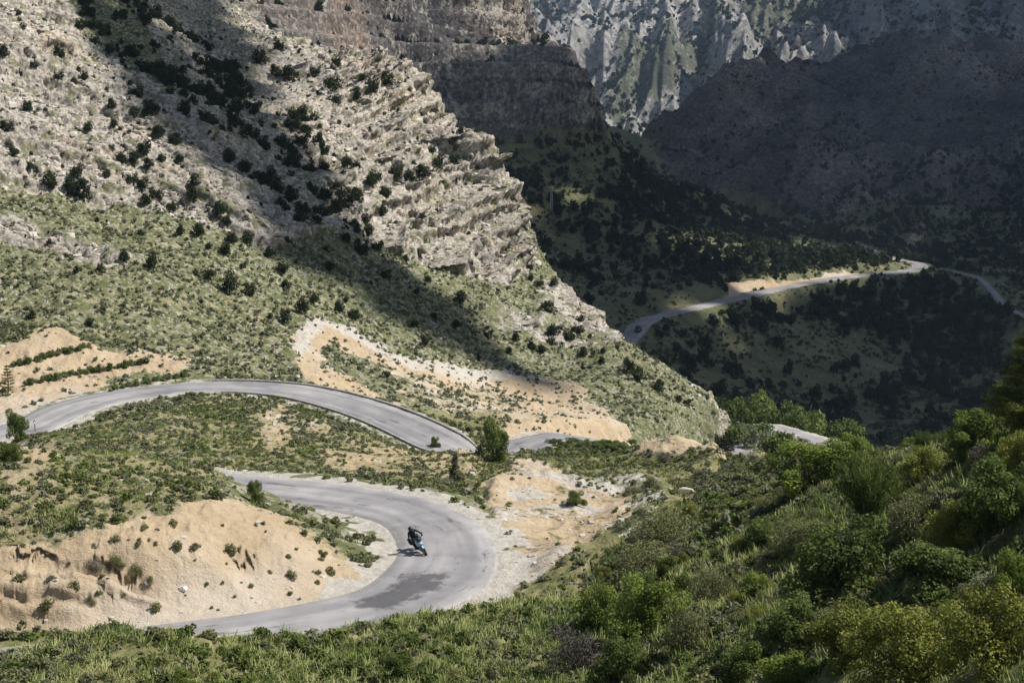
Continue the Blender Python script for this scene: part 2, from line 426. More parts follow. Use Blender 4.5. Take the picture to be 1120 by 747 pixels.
along = fbm(L.X + L.Y * .5, bed * 2.2, 14, 3, 25)
def lip(t):
    t = t - np.floor(t)
    return smooth(.05, .8, t) * (1 - smooth(.92, 1.0, t))
push = off * rock * smooth(-.35, .35, along + .35 * nose) * (2.7 * lip(bed / 4.6) + 1.2 * lip(bed / 1.7 + .2 * big)) * (.5 + .5 * nose)
jl, jg = blocks((L.X + .8 * L.Y) / 2.4 + .25 * fbm(L.X, L.Y, 5, 2, 26), bed / 1.25, 1.0, 27)
jl2, jg2 = blocks((L.X + .8 * L.Y) / 1.0, bed / .55, 1.0, 28)
push = push + off * rock * ((jl - .5) * .8 - .5 * (jg < .07) + (jl2 - .5) * .45)
N_bed = bed
t1 = lay / .9 + .1 * fbm(L.X, L.Y, .8, 2, 86)
notch = (np.abs(t1 - np.floor(t1) - .5) < .055) * smooth(.0, .25, fbm(L.X + np.floor(t1) * 7, L.Y, 3.2, 2, 87))
bank_push = bank_push - .32 * off * bank * notch * smooth(-6, -9, L.X) * (Z < -17.6)
L.PX = push * .62; L.PY = -push * .78 - bank_push
N_rock, N_soil, N_green = rock, soil, green
N_gravel = 1 - smooth(HALF + .4, HALF + 2.4, Dn + 1.3 * fbm(L.X, L.Y, 1.5, 3, 97))
lower = (L.Y < 84)
N_gravel = np.maximum(N_gravel, .55 * spoil * smooth(-.3, .3, fbm(L.X, L.Y, 5, 3, 98) + .05))
N_gravel = N_gravel * np.where(lower, 1.0, .55) * (1 - .95 * smooth(.4, .7, N_green) * (L.Y < 62)) * (1 - .65 * bank)

RIM = poly_map([(1., [(312, 374), (343, 345), (385, 358), (430, 384), (510, 398), (602, 414), (602, 423), (510, 409), (430, 397), (385, 372), (350, 362), (332, 392)])], 1)
N_gravel = np.maximum(N_gravel, .75 * look_up(RIM, U + 2 * fbm(L.X, L.Y, 3, 2, 99), V + 2 * fbm(L.X, L.Y, 3, 2, 100)) * (L.Y > 118))
# ---- middle land
L = mid
D1, H1 = near_line(L.X, L.Y, mid_road)
D2, H2 = near_line(L.X, L.Y, mid_track)
U, V = sight(L.X, L.Y, L.Z)
M_ROCK = poly_map([
 (.75, [(-300, -150), (600, -150), (600, 30), (690, 60), (675, 115), (440, 112), (400, 122), (-300, 122)]),
 (.3, [(520, 140), (665, 146), (700, 180), (640, 190), (560, 170)]),
 (1., [(470, -150), (575, -150), (580, 62), (548, 60), (510, 20), (480, 10)]),
 (1., [(440, 82), (575, 60), (625, 84), (650, 100), (662, 146), (600, 146), (520, 142), (440, 140)]),
 (.8, [(690, 152), (745, 118), (800, 82), (850, 66), (1010, 45), (1400, 20), (1400, 230), (1000, 230), (900, 240), (860, 240), (760, 205)]),
 (.35, [(980, 225), (1400, 225), (1400, 290), (1000, 280)]),
], 2)
M_SOIL = poly_map([(1., [(768, 328), (800, 313), (850, 303), (900, 297), (935, 293), (968, 298), (930, 304), (870, 314), (820, 322)]),
 (.8, [(705, 342), (725, 333), (770, 322), (770, 328), (730, 338)]), (.47, [(488, -150), (574, -150), (579, 60), (548, 58), (512, 18)]), (.5, [(985, 262), (1010, 240), (1015, 262), (1000, 275)])], 1)
wu = U + 7 * fbm(L.X, L.Y, 30, 3, 150); wv = V + 5 * fbm(L.X, L.Y, 30, 3, 160)
rock = look_up(M_ROCK, wu, wv); soil = look_up(M_SOIL, U + 3 * fbm(L.X, L.Y, 9, 2, 151), V + 2 * fbm(L.X, L.Y, 9, 2, 152))
dm = smooth(820, 1000, L.Y)
off = smooth(4, 14, np.minimum(D1, D2))
big = fbm(L.X, L.Y, 90, 4, 101)
Z = L.Z + off * ((2.6 + 11 * dm) * big + .5 * fbm(L.X, L.Y, 14, 4, 111))
gul = ridged(L.X - .5 * L.Y, L.Y * .45 + .3 * L.X, 75, 5, 121)
rib = ridged(L.X * .8 - .5 * L.Y, L.Y * .22 + .25 * L.X, 190, 4, 124, .55)
Z = Z + off * dm * rock * (10 * gul + 26 * (rib - .5) - 15)
rock = rock * (1 - .85 * dm * (1 - smooth(-.15, .45, rib + .25 * fbm(L.X, L.Y, 40, 3, 125))))
Z = Z + off * rock * (1 - dm) * .8 * ridged(L.X, L.Y, 18, 4, 122)
bed = Z + .03 * L.X + 2.0 * fbm(L.X, L.Y, 60, 3, 123)
Z = Z + off * rock * (1 - .6 * dm) * (3.4 * (saw(bed / 8.5) - .5) + 1.3 * (saw(bed / 2.9) - .5))
lv, gap = blocks(L.X, L.Y, 5.0, 13)
Z = Z + off * rock * (lv - .5) * (.9 + .8 * dm) + off * soil * 1.0 * ridged(L.X, L.Y, 9, 3, 131)
blend = smooth(3.8, 10, D1 + 1.0 * fbm(L.X, L.Y, 8, 2, 195))
Z = (H1 - .15) * (1 - blend) + Z * blend
b2 = smooth(2.5, 14, D2)
Z = np.where(D1 > 9, (H2 - .15) * (1 - b2) + Z * b2, Z)
L.Z = Z
M_rock, M_soil = rock, soil
M_bed = (bed - dm * (.55 * L.X + .1 * L.Y)) / (2.0 + 5 * dm)
L.PX = off * rock * (1 - dm) * (3.6 * lip(bed / 8.5) + 1.4 * lip(bed / 2.9)) * .5; L.PY = -1.6 * L.PX
M_green = 1 - np.clip(rock + soil, 0, 1)
M_gravel = 1 - smooth(2.6, 4.4, D1 + fbm(L.X, L.Y, 5, 2, 196))
M_gravel = np.maximum(M_gravel, .43 * rock * (1 - dm) * (1 - .5 * smooth(0, .6, fbm(L.X, L.Y, 40, 3, 197))))

# ---- far range
L = far
big = ridged(L.X + .3 * L.Y, L.Y, 420, 5, 201, .52)
fine = ridged(L.X, L.Y * .7, 70, 4, 211, .55)
U, V = sight(L.X, L.Y, L.Z)
near_f = 1 - smooth(2500, 2900, L.Y)
pin = ridged(L.X - .25 * L.Y, L.Y * .35, 150, 3, 241)
fin = ridged(L.X - .2 * L.Y, L.Y * .14, 85, 3, 242); fin = np.sign(fin) * np.abs(fin) ** 1.6
Z = L.Z + near_f * (40 * (big - .6) + 24 * (pin - .5) + 24 * (fin - .4) + 9 * (fine - .6)) + (1 - near_f) * (26 * (big - .6) + 9 * (fine - .6)) * smooth(2850, 3200, L.Y)
L.Z = Z
sx = np.gradient(Z, axis=1) / np.gradient(L.X, axis=1); sy = np.gradient(Z, axis=0) / np.gradient(L.Y, axis=0)
steep = np.sqrt(sx ** 2 + sy ** 2)
F_rock = smooth(.35, .75, steep + .22 * fbm(L.X, L.Y, 120, 4, 221))
F_BELT = poly_map([(1., [(650, 150), (700, 92), (760, 62), (830, 8), (870, -40), (960, -40), (880, 30), (800, 78), (730, 135), (690, 150)]),
 (.8, [(560, -20), (620, -10), (700, -30), (640, 30), (600, 70), (560, 66), (600, 40)]), (.6, [(860, 40), (960, -20), (1000, -20), (900, 60)])], 2)
F_rock = F_rock * (1 - .5 * look_up(F_BELT, U + 8 * fbm(L.X, L.Y, 90, 3, 222), V + 8 * fbm(L.X, L.Y, 90, 3, 223)))
F_rock = np.maximum(F_rock, .35 * smooth(-.1, .5, fbm(L.X, L.Y, 60, 4, 231)))
F_green = 1 - F_rock
L.PX = 0 * Z; L.PY = 0 * Z
F_bed = (Z + .5 * L.X) / 9

# ------------------------------------------------------------------ mesh helpers
def mesh_np(name, V, Q, smooth_shade=True, attrs=None, mats=()):
    V = np.ascontiguousarray(V, np.float32); Q = np.ascontiguousarray(Q, np.int32)
    me = bpy.data.meshes.new(name)
    k = Q.shape[1]
    me.vertices.add(len(V)); me.vertices.foreach_set('co', V.ravel())
    me.loops.add(Q.size); me.loops.foreach_set('vertex_index', Q.ravel())
    me.polygons.add(len(Q))
    me.polygons.foreach_set('loop_start', np.arange(0, Q.size, k, dtype=np.int32))
    if attrs:
        for an, (typ, arr) in attrs.items():
            a = me.attributes.new(an, typ, 'POINT')
            a.data.foreach_set('color' if typ == 'FLOAT_COLOR' else 'value', np.ascontiguousarray(arr, np.float32).ravel())
    me.update(calc_edges=True)
    me.polygons.foreach_set('use_smooth', np.full(len(Q), smooth_shade, bool))
    for m in mats: me.materials.append(m)
    return me

def link(name, me, parent=None, loc=None, rot=None, **props):
    o = bpy.data.objects.new(name, me)
    COL.objects.link(o)
    if parent is not None: o.parent = parent
    if loc is not None: o.location = loc
    if rot is not None: o.rotation_euler = rot
    for k, v in props.items(): o[k] = v
    return o

def grid_quads(nr, nc):
    i = np.arange(nr - 1)[:, None] * nc + np.arange(nc - 1)[None]
    i = i.ravel()
    return np.stack([i, i + 1, i + nc + 1, i + nc], 1)

# ------------------------------------------------------------------ node helpers
class Nodes:
    def __init__(self, name):
        self.mat = bpy.data.materials.new(name)
        self.mat.use_nodes = True
        self.t = self.mat.node_tree
        self.bsdf = self.t.nodes['Principled BSDF']
        self.out = self.t.nodes['Material Output']
        self.bsdf.inputs['Specular IOR Level'].default_value = .15
        self.bsdf.inputs['Roughness'].default_value = .9
    def n(self, typ, **kw):
        nd = self.t.nodes.new(typ)
        for k, v in kw.items(): setattr(nd, k, v)
        return nd
    def link(self, a, b): self.t.links.new(a, b)
    def put(self, sock, val):
        if isinstance(val, bpy.types.NodeSocket): self.link(val, sock)
        else: sock.default_value = val
    def coords(self):
        return self.n('ShaderNodeTexCoord').outputs['Object']
    def noise(self, vec, scale, detail=4, rough=.55, distort=0):
        nd = self.n('ShaderNodeTexNoise')
        self.link(vec, nd.inputs['Vector'])
        nd.inputs['Scale'].default_value = scale; nd.inputs['Detail'].default_value = detail
        nd.inputs['Roughness'].default_value = rough; nd.inputs['Distortion'].default_value = distort
        return nd.outputs['Fac']
    def voronoi(self, vec, scale, feature='F1', out='Distance'):
        nd = self.n('ShaderNodeTexVoronoi', feature=feature)
        self.link(vec, nd.inputs['Vector']); nd.inputs['Scale'].default_value = scale
        return nd.outputs[out]
    def math(self, op, a, b=0.0, c=0.0, clamp=False):
        nd = self.n('ShaderNodeMath', operation=op, use_clamp=clamp)
        self.put(nd.inputs[0], a); self.put(nd.inputs[1], b)
        if op in ('MULTIPLY_ADD', 'SMOOTH_MIN', 'COMPARE'): self.put(nd.inputs[2], c)
        return nd.outputs[0]
    def step(self, x, lo, hi):
        nd = self.n('ShaderNodeMapRange', interpolation_type='SMOOTHSTEP')
        self.put(nd.inputs['Value'], x); self.put(nd.inputs['From Min'], lo); self.put(nd.inputs['From Max'], hi)
        return nd.outputs['Result']
    def ramp(self, fac, stops):
        nd = self.n('ShaderNodeValToRGB')
        el = nd.color_ramp.elements
        while len(el) < len(stops): el.new(.5)
        for e, (p, c) in zip(el, stops):
            e.position = p; e.color = (c[0], c[1], c[2], 1)
        self.link(fac, nd.inputs['Fac'])
        return nd.outputs['Color']
    def mix(self, fac, a, b, blend='MIX'):
        nd = self.n('ShaderNodeMix', data_type='RGBA', blend_type=blend)
        self.put(nd.inputs['Factor'], fac)
        for s, val in ((nd.inputs['A'], a), (nd.inputs['B'], b)):
            pass
        ins = [s for s in nd.inputs if s.type == 'RGBA']
        for s, val in zip(ins, (a, b)):
            if isinstance(val, bpy.types.NodeSocket): self.link(val, s)
            else: s.default_value = (val[0], val[1], val[2], 1)
        return [s for s in nd.outputs if s.type == 'RGBA'][0]
    def bump(self, height, strength, dist):
        nd = self.n('ShaderNodeBump')
        nd.inputs['Strength'].default_value = strength; nd.inputs['Distance'].default_value = dist
        self.link(height, nd.inputs['Height'])
        self.link(nd.outputs['Normal'], self.bsdf.inputs['Normal'])
    def stretch(self, vec, sx, sy, sz, rot=(0, 0, 0)):
        nd = self.n('ShaderNodeMapping')
        self.link(vec, nd.inputs['Vector'])
        nd.inputs['Scale'].default_value = (sx, sy, sz); nd.inputs['Rotation'].default_value = rot
        return nd.outputs['Vector']

def land_material(name, s, P):
    """s: size of the grain in metres; P: colours"""
    N = Nodes(name)
    co = N.coords()
    at = N.n('ShaderNodeAttribute', attribute_name='cover')
    sep = N.n('ShaderNodeSeparateColor'); N.link(at.outputs['Color'], sep.inputs[0])
    R, S, G = sep.outputs[0], sep.outputs[1], sep.outputs[2]
    gravel = N.n('ShaderNodeAttribute', attribute_name='gravel').outputs['Fac']
    fine = N.noise(co, 2.3 / s, 8, .7)
    midn = N.noise(co, .42 / s, 6, .6)
    large = N.noise(co, .07 / s, 4, .55)
    v1 = N.voronoi(co, 2.4 / s, 'F1', 'Color'); sv = N.n('ShaderNodeSeparateColor'); N.link(v1, sv.inputs[0]); cell = sv.outputs[0]
    rockc = N.ramp(N.math('MULTIPLY_ADD', fine, .65, N.math('MULTIPLY', cell, .35)), P['rock'])
    rockc = N.mix(N.step(large, .52, .68), rockc, P['rock_warm'], 'MULTIPLY')
    # beds of differing stone; the darkest stop paints shade into the crevices
    bedv = N.n('ShaderNodeAttribute', attribute_name='bed').outputs['Fac']
    cb = N.n('ShaderNodeCombineXYZ'); N.put(cb.inputs[0], N.math('MULTIPLY', bedv, .9)); N.put(cb.inputs[1], N.math('MULTIPLY', large, 1.5))
    bn = N.noise(cb.outputs[0], 1.0, 5, .7)
    rockc = N.mix(P['beds'], rockc, N.ramp(bn, [(.33, (.36, .34, .33)), (.44, (.86, .83, .79)), (.6, (1.0, .98, .95)), (.72, (.80, .74, .67))]), 'MULTIPLY')
    rockc = N.mix(P.get('tone', 0.0), rockc, N.ramp(N.noise(co, .025 / s * 2, 5, .65), P.get('tones', [(.32, (.55, .55, .58)), (.5, (.95, .93, .9)), (.68, (1.3, 1.22, 1.15))])), 'MULTIPLY')
    soilc = N.ramp(N.math('MULTIPLY_ADD', midn, .5, N.math('MULTIPLY', fine, .5)), P['soil'])
    soilc = N.mix(N.step(large, .5, .66), soilc, P['soil_pale'])
    grassc = N.ramp(N.math('MULTIPLY_ADD', midn, .55, N.math('MULTIPLY', fine, .45)), P['grass'])
    stones = N.step(N.math('ADD', N.math('MULTIPLY', cell, .45), N.math('MULTIPLY', fine, .75)), .66, .73)
    dry = N.ramp(N.math('MULTIPLY_ADD', midn, .5, N.math('MULTIPLY', fine, .5)), P['dry'])
    base = N.mix(N.math('MULTIPLY', stones, P['stones']), dry, rockc)
    wob = N.math('MULTIPLY', N.math('SUBTRACT', N.math('MULTIPLY_ADD', midn, .5, N.math('MULTIPLY', fine, .5)), .5), 2.2)
    def cover(m, lo, hi): return N.step(N.math('ADD', m, wob), lo, hi)
    col = N.mix(cover(R, .35, .62), base, rockc)
    # grass and herbs caught between the rocks
    tuft = N.math('MULTIPLY', N.step(midn, .53, .6), P['tuft'])
    col = N.mix(N.math('MULTIPLY', tuft, cover(R, .2, .5)), col, dry)
    col = N.mix(cover(S, .38, .6), col, soilc)
    col = N.mix(cover(G, .38, .6), col, grassc)
    col = N.mix(cover(gravel, .35, .65), col, N.ramp(fine, P['gravel']))
    N.link(col, N.bsdf.inputs['Base Color'])
    N.bump(N.math('ADD', N.math('MULTIPLY', fine, .7), N.math('MULTIPLY', cell, .3)), P.get('bump', .6), .5 * s)
    return N.mat

LIME = [(.26, (.165, .15, .13)), (.43, (.345, .317, .277)), (.59, (.51, .472, .415)), (.77, (.655, .615, .55))]
near_mat = land_material('limestone_hillside', 1.0, dict(rock=LIME, rock_warm=(1.0, .95, .88),
    soil=[(.3, (.34, .245, .15)), (.5, (.475, .365, .235)), (.7, (.58, .475, .335))], soil_pale=(.54, .46, .36),
    grass=[(.3, (.08, .095, .033)), (.44, (.155, .16, .06)), (.56, (.25, .225, .11)), (.66, (.44, .355, .23))],
    dry=[(.3, (.06, .072, .029)), (.46, (.125, .135, .058)), (.6, (.19, .187, .095)), (.74, (.33, .295, .205))],
    gravel=[(.3, (.38, .34, .28)), (.7, (.60, .56, .49))], stones=.45, tuft=.8, bump=.7, beds=.85, tone=.55))
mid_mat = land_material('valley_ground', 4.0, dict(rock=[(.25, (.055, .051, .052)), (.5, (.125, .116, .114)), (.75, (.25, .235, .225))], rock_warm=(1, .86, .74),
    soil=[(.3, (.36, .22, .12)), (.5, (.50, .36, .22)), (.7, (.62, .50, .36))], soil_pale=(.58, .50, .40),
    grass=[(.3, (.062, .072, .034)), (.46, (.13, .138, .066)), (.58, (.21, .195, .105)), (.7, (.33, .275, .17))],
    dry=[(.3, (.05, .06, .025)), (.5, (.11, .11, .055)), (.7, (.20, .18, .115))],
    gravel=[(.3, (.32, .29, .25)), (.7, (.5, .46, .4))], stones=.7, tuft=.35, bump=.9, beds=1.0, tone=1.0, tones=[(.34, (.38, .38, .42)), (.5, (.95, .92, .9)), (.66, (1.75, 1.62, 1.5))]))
far_mat = land_material('far_cliffs', 14.0, dict(rock=[(.25, (.15, .15, .152)), (.48, (.30, .295, .292)), (.72, (.50, .485, .47))], rock_warm=(1, .93, .85),
    soil=[(.3, (.3, .25, .2)), (.7, (.5, .42, .34))], soil_pale=(.5, .45, .4),
    grass=[(.3, (.03, .042, .022)), (.5, (.06, .075, .036)), (.62, (.17, .165, .12)), (.74, (.36, .33, .28))],
    dry=[(.3, (.04, .055, .025)), (.5, (.10, .10, .055)), (.7, (.3, .27, .2))],
    gravel=[(.3, (.3, .3, .3)), (.7, (.4, .4, .4))], stones=.7, tuft=.35, bump=.9, beds=.5, tone=.6))

def land_object(name, L, rock, soil, green, gravel, bed, mat):
    V = np.stack([L.X + L.PX, L.Y + L.PY, L.Z], -1).reshape(-1, 3)
    c = np.stack([rock, soil, green, np.ones_like(rock)], -1).reshape(-1, 4)
    me = mesh_np(name, V, grid_quads(*L.X.shape), True, {'cover': ('FLOAT_COLOR', c), 'gravel': ('FLOAT', gravel.reshape(-1)), 'bed': ('FLOAT', bed.reshape(-1))}, [mat])
    return link(name, me, kind='structure')

land_object('hillside', near, N_rock, N_soil, N_green, N_gravel, N_bed, near_mat)
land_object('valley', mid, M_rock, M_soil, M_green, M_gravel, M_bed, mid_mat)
land_object('mountain', far, F_rock, np.zeros_like(F_rock), F_green, np.zeros_like(F_rock), F_bed, far_mat)
# ground below and around everything, out to the horizon
gm = Nodes('plain_ground'); c = gm.coords()
gm.link(gm.ramp(gm.noise(c, .01, 5), [(.3, (.05, .06, .03)), (.7, (.15, .14, .08))]), gm.bsdf.inputs['Base Color'])
link('ground', mesh_np('ground', [(-9000, -3000, -130), (9000, -3000, -130), (9000, 14000, -130), (-9000, 14000, -130)], [[0, 1, 2, 3]], False, None, [gm.mat]), kind='structure')

# ------------------------------------------------------------------ roads
def road_material():
    N = Nodes('worn_asphalt')
    co = N.coords()
    lat = N.n('ShaderNodeAttribute', attribute_name='lat').outputs['Fac']
    fine = N.noise(co, 9, 5, .7); midn = N.noise(co, .55, 5, .6); lg = N.noise(co, .16, 3)
    lon = N.n('ShaderNodeAttribute', attribute_name='lon').outputs['Fac']
    cmb = N.n('ShaderNodeCombineXYZ'); N.put(cmb.inputs[0], N.math('MULTIPLY', lon, .05)); N.put(cmb.inputs[1], N.math('MULTIPLY', lat, 1.6))
    streak = N.noise(cmb.outputs[0], 1.5, 5, .6)
    col = N.ramp(N.math('MULTIPLY_ADD', streak, .6, N.math('MULTIPLY', midn, .4)), [(.34, (.205, .197, .199)), (.5, (.305, .295, .293)), (.66, (.41, .395, .385))])
    col = N.mix(N.math('MULTIPLY', N.step(fine, .5, .8), .35), col, (.36, .34, .32))
    col = N.mix(1.0, col, N.ramp(lg, [(.35, (.80, .79, .80)), (.65, (1.12, 1.10, 1.08))]), 'MULTIPLY')
    # worn wheel tracks and patched repairs
    tr = N.step(N.math('ABSOLUTE', N.math('SUBTRACT', N.math('ABSOLUTE', lat), .5)), .22, .02)
    col = N.mix(N.math('MULTIPLY', tr, N.math('MULTIPLY', streak, .75)), col, (.15, .145, .148))
    cmb2 = N.n('ShaderNodeCombineXYZ'); N.put(cmb2.inputs[0], N.math('MULTIPLY', lon, .22)); N.put(cmb2.inputs[1], N.math('MULTIPLY', lat, 2.4))
    seal = N.step(N.noise(cmb2.outputs[0], 1.3, 5, .7), .59, .65)
    col = N.mix(N.math('MULTIPLY', seal, .6), col, (.07, .068, .07))
    # large tar repair on the bend
    tar = N.n('ShaderNodeAttribute', attribute_name='tar').outputs['Fac']
    col = N.mix(N.math('MULTIPLY', N.step(N.math('ADD', tar, N.math('MULTIPLY', N.math('SUBTRACT', N.math('MULTIPLY_ADD', streak, .5, N.math('MULTIPLY', N.noise(co, 1.6, 8, .75), .5)), .5), 4.2)), .28, .85), .85), col, (.075, .073, .078))
    edge = N.step(N.math('ADD', N.math('ABSOLUTE', lat), N.math('MULTIPLY', N.math('SUBTRACT', N.math('MULTIPLY_ADD', fine, .4, N.math('MULTIPLY', midn, .6)), .5), .8)), .88, 1.0)
    col = N.mix(N.math('MULTIPLY', edge, .6), col, (.42, .39, .34))
    N.link(col, N.bsdf.inputs['Base Color'])
    N.bump(fine, .25, .02)
    return N.mat
asphalt = road_material()

def strip(line, half, lift, nlat=9, camber=.04):
    T = np.gradient(line[:, :2], axis=0); T /= np.linalg.norm(T, axis=1)[:, None]
    Nn = np.stack([T[:, 1], -T[:, 0]], 1)
    s = np.concatenate([[-1.0], np.linspace(-.97, .97, nlat - 2), [1.0]])
    seg = np.concatenate([[0], np.cumsum(np.linalg.norm(np.diff(line, axis=0), axis=1))])
    wob = 1 + .03 * np.sin(seg * .35) + .025 * np.sin(seg * .9 + 1)
    X = line[:, None, 0] + Nn[:, None, 0] * half * s * wob[:, None]; Y = line[:, None, 1] + Nn[:, None, 1] * half * s * wob[:, None]
    Z = line[:, None, 2] + lift + camber * (1 - s[None] ** 2) - .10 * (np.abs(s[None]) > .99)
    V = np.stack([X, Y, np.broadcast_to(Z, X.shape)], -1).reshape(-1, 3)
    return V, grid_quads(len(line), nlat), np.tile(s, len(line)), np.repeat(seg, nlat)

def road_obj(name, line, half, lift):
    V, Q, lat, lon = strip(line, half, lift)
    # where the tar was spread: a band along the inner wheel path of the bend
    tp = [bear(455, 643, 57.6), bear(440, 652, 56.6), bear(415, 662, 55.6), bear(462, 632, 58.9), bear(470, 640, 57.9)]
    d = np.min([np.hypot((V[:, 0] - p[0]) / 1.5, (V[:, 1] - p[1]) / 1.1) for p in tp], axis=0)
    tar = np.clip(1.15 - d, 0, 1)
    me = mesh_np(name, V, Q, True, {'lat': ('FLOAT', lat), 'lon': ('FLOAT', lon), 'tar': ('FLOAT', tar)}, [asphalt])
    return link(name, me, kind='structure')
road_obj('road', near_road, HALF, .0)
road_obj('road', mid_road, 2.7, .05)
road_obj('track', mid_track, 1.5, .05)

conc = Nodes('old_concrete'); c = conc.coords()
conc.link(conc.ramp(conc.noise(c, 2.5, 6, .65), [(.3, (.22, .21, .19)), (.7, (.42, .40, .36))]), conc.bsdf.inputs['Base Color'])
def kerb(side, i0, i1, up=.13, wide=.2):
    ln = near_road[i0:i1]
    T = np.gradient(ln[:, :2], axis=0); T /= np.linalg.norm(T, axis=1)[:, None]
    Nn = np.stack([T[:, 1], -T[:, 0]], 1) * side
    prof = [(HALF + .12, -.3), (HALF + .12, up), (HALF + .12 + wide, up + .01), (HALF + .12 + wide, -.3)]
    V = np.stack([np.column_stack([ln[:, 0] + Nn[:, 0] * o, ln[:, 1] + Nn[:, 1] * o, ln[:, 2] + h]) for o, h in prof], 1).reshape(-1, 3)
    return link('kerb', mesh_np('kerb', V, grid_quads(len(ln), 4), False, None, [conc.mat]), kind='structure')
k0 = int(np.argmin(np.abs(near_road[:, 0] - bear(240, 423, 122)[0]) + np.abs(near_road[:, 1] - 121)))
k1 = int(np.argmin(np.linalg.norm(near_road - bear(495, 489, 109.5), axis=1)))
kerb(1, k0, k1 + 6); kerb(-1, k0, k1 + 6)

# ------------------------------------------------------------------ foliage
def foliage_material(name, dark, light, hue_var=.5, trans=.34):
    N = Nodes(name)
    t = N.n('ShaderNodeAttribute', attribute_name='tint').outputs['Fac']
    rnd = N.n('ShaderNodeObjectInfo').outputs['Random']
    f = N.math('ADD', N.math('MULTIPLY', t, 1 - .35 * hue_var), N.math('MULTIPLY', rnd, .35 * hue_var))
    midc = tuple((a + b) / 2 * .9 for a, b in zip(dark, light))
    col = N.ramp(f, [(.08, dark), (.5, midc), (.95, light)])
    N.link(col, N.bsdf.inputs['Base Color'])
    N.bsdf.inputs['Roughness'].default_value = .75
    tr = N.n('ShaderNodeBsdfTranslucent'); N.link(col, tr.inputs['Color'])
    mx = N.n('ShaderNodeMixShader'); mx.inputs[0].default_value = trans
    N.link(N.bsdf.outputs[0], mx.inputs[1]); N.link(tr.outputs[0], mx.inputs[2])
    N.link(mx.outputs[0], N.out.inputs['Surface'])
    return N.mat

def bark_material(name, a, b):
    N = Nodes(name); c = N.coords()
    N.link(N.ramp(N.noise(N.stretch(c, 4, 4, 1), 6, 5, .6), [(.3, a), (.7, b)]), N.bsdf.inputs['Base Color'])
    return N.mat

F_JUN = foliage_material('juniper_foliage', (.016, .026, .010), (.062, .082, .030))
F_LEAF = foliage_material('bright_leaves', (.065, .105, .02), (.32, .39, .08), trans=.42)
F_DARK = foliage_material('dark_leaves', (.05, .078, .02), (.215, .265, .07))
F_OLIVE = foliage_material('olive_heath', (.10, .112, .045), (.33, .33, .15))
F_GREY = foliage_material('grey_green_scrub', (.10, .11, .06), (.31, .32, .19))
F_DRY = foliage_material('dry_twigs', (.055, .048, .042), (.20, .175, .15), trans=.05)
F_YEL = foliage_material('yellow_green_leaves', (.085, .105, .02), (.40, .41, .09), trans=.3)
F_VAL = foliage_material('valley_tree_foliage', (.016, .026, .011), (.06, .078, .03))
F_GRASS = foliage_material('grass_blades', (.13, .20, .035), (.46, .46, .20), 0, .25)
F_PINE = foliage_material('pine_needles', (.04, .055, .014), (.28, .30, .065))
BARK = bark_material('bark', (.05, .04, .032), (.17, .14, .11))

def leaf_cloud(r, n, lobes, leaf, aspect=.55, shell=.55, up=.35):
    """n leaf-sized faces spread through ellipsoid lobes (cx, cy, cz, rx, ry, rz)"""
    lobes = np.array(lobes, float)
    w = lobes[:, 3] * lobes[:, 4] + lobes[:, 3] * lobes[:, 5]
    k = r.choice(len(lobes), n, p=w / w.sum())
    d = r.normal(size=(n, 3)); d /= np.linalg.norm(d, axis=1)[:, None]
    rad = shell + (1.08 - shell) * r.random(n) ** .6
    c = lobes[k, :3] + d * rad[:, None] * lobes[k, 3:]
    nrm = d * .7 + r.normal(size=(n, 3)) * .6 + np.array([0, 0, up]); nrm /= np.linalg.norm(nrm, axis=1)[:, None]
    a = np.cross(nrm, r.normal(size=(n, 3))); a /= np.linalg.norm(a, axis=1)[:, None] + 1e-9
    b = np.cross(nrm, a)
    s = leaf * (.6 + .8 * r.random(n))[:, None]
    V = np.stack([c - a * s, c + b * s * aspect, c + a * s, c - b * s * aspect], 1).reshape(-1, 3)
    clump = r.random(len(lobes))
    tint = np.clip(.45 * r.random(n) + .55 * clump[k] , 0, 1)
    Q = np.arange(4 * n).reshape(n, 4)
    return V, Q, np.repeat(tint, 4)

def lobes_round(r, n, w, h, base=.12, tall=1.0):
    lob = .62 if n > 20 else 1.0
    c0 = .30 if n <= 20 else .2
    out = [(0, 0, h * .45, w * c0, w * c0, h * .36)]
    for i in range(n):
        a = r.random() * 6.283; q = w * (.12 + .26 * r.random())
        z = h * (base + (.86 - base) * r.random())
        k = 1 - .55 * max(0, (z / h - .55)) / .45
        s = w * (.13 + .12 * r.random()) * lob; q = q * (1 + (1 - lob) * .35)
        out.append((math.cos(a) * q * k, math.sin(a) * q * k, z, s, s, s * (.75 + .5 * r.random()) * min(1.3, h / w + .2)))
    return out

def tubes(r, paths, sides=5):
    """paths: list of (points, radii)"""
    Vs, Qs, o = [], [], 0
    for pts, rad in paths:
        pts = np.array(pts, float); n = len(pts)
        T = np.gradient(pts, axis=0); T /= np.linalg.norm(T, axis=1)[:, None] + 1e-9
        ref = np.where(np.abs(T[:, 2:3]) < .9, np.array([[0, 0, 1.]]), np.array([[1., 0, 0]]))
        A = np.cross(T, ref); A /= np.linalg.norm(A, axis=1)[:, None]
        B = np.cross(T, A)
        an = np.arange(sides) * 2 * np.pi / sides
        ring = pts[:, None] + (A[:, None] * np.cos(an)[None, :, None] + B[:, None] * np.sin(an)[None, :, None]) * np.array(rad)[:, None, None]
        Vs.append(ring.reshape(-1, 3))
        for i in range(n - 1):
            for j in range(sides):
                Qs.append((o + i * sides + j, o + i * sides + (j + 1) % sides, o + (i + 1) * sides + (j + 1) % sides, o + (i + 1) * sides + j))
        o += n * sides
    return np.vstack(Vs), np.array(Qs)

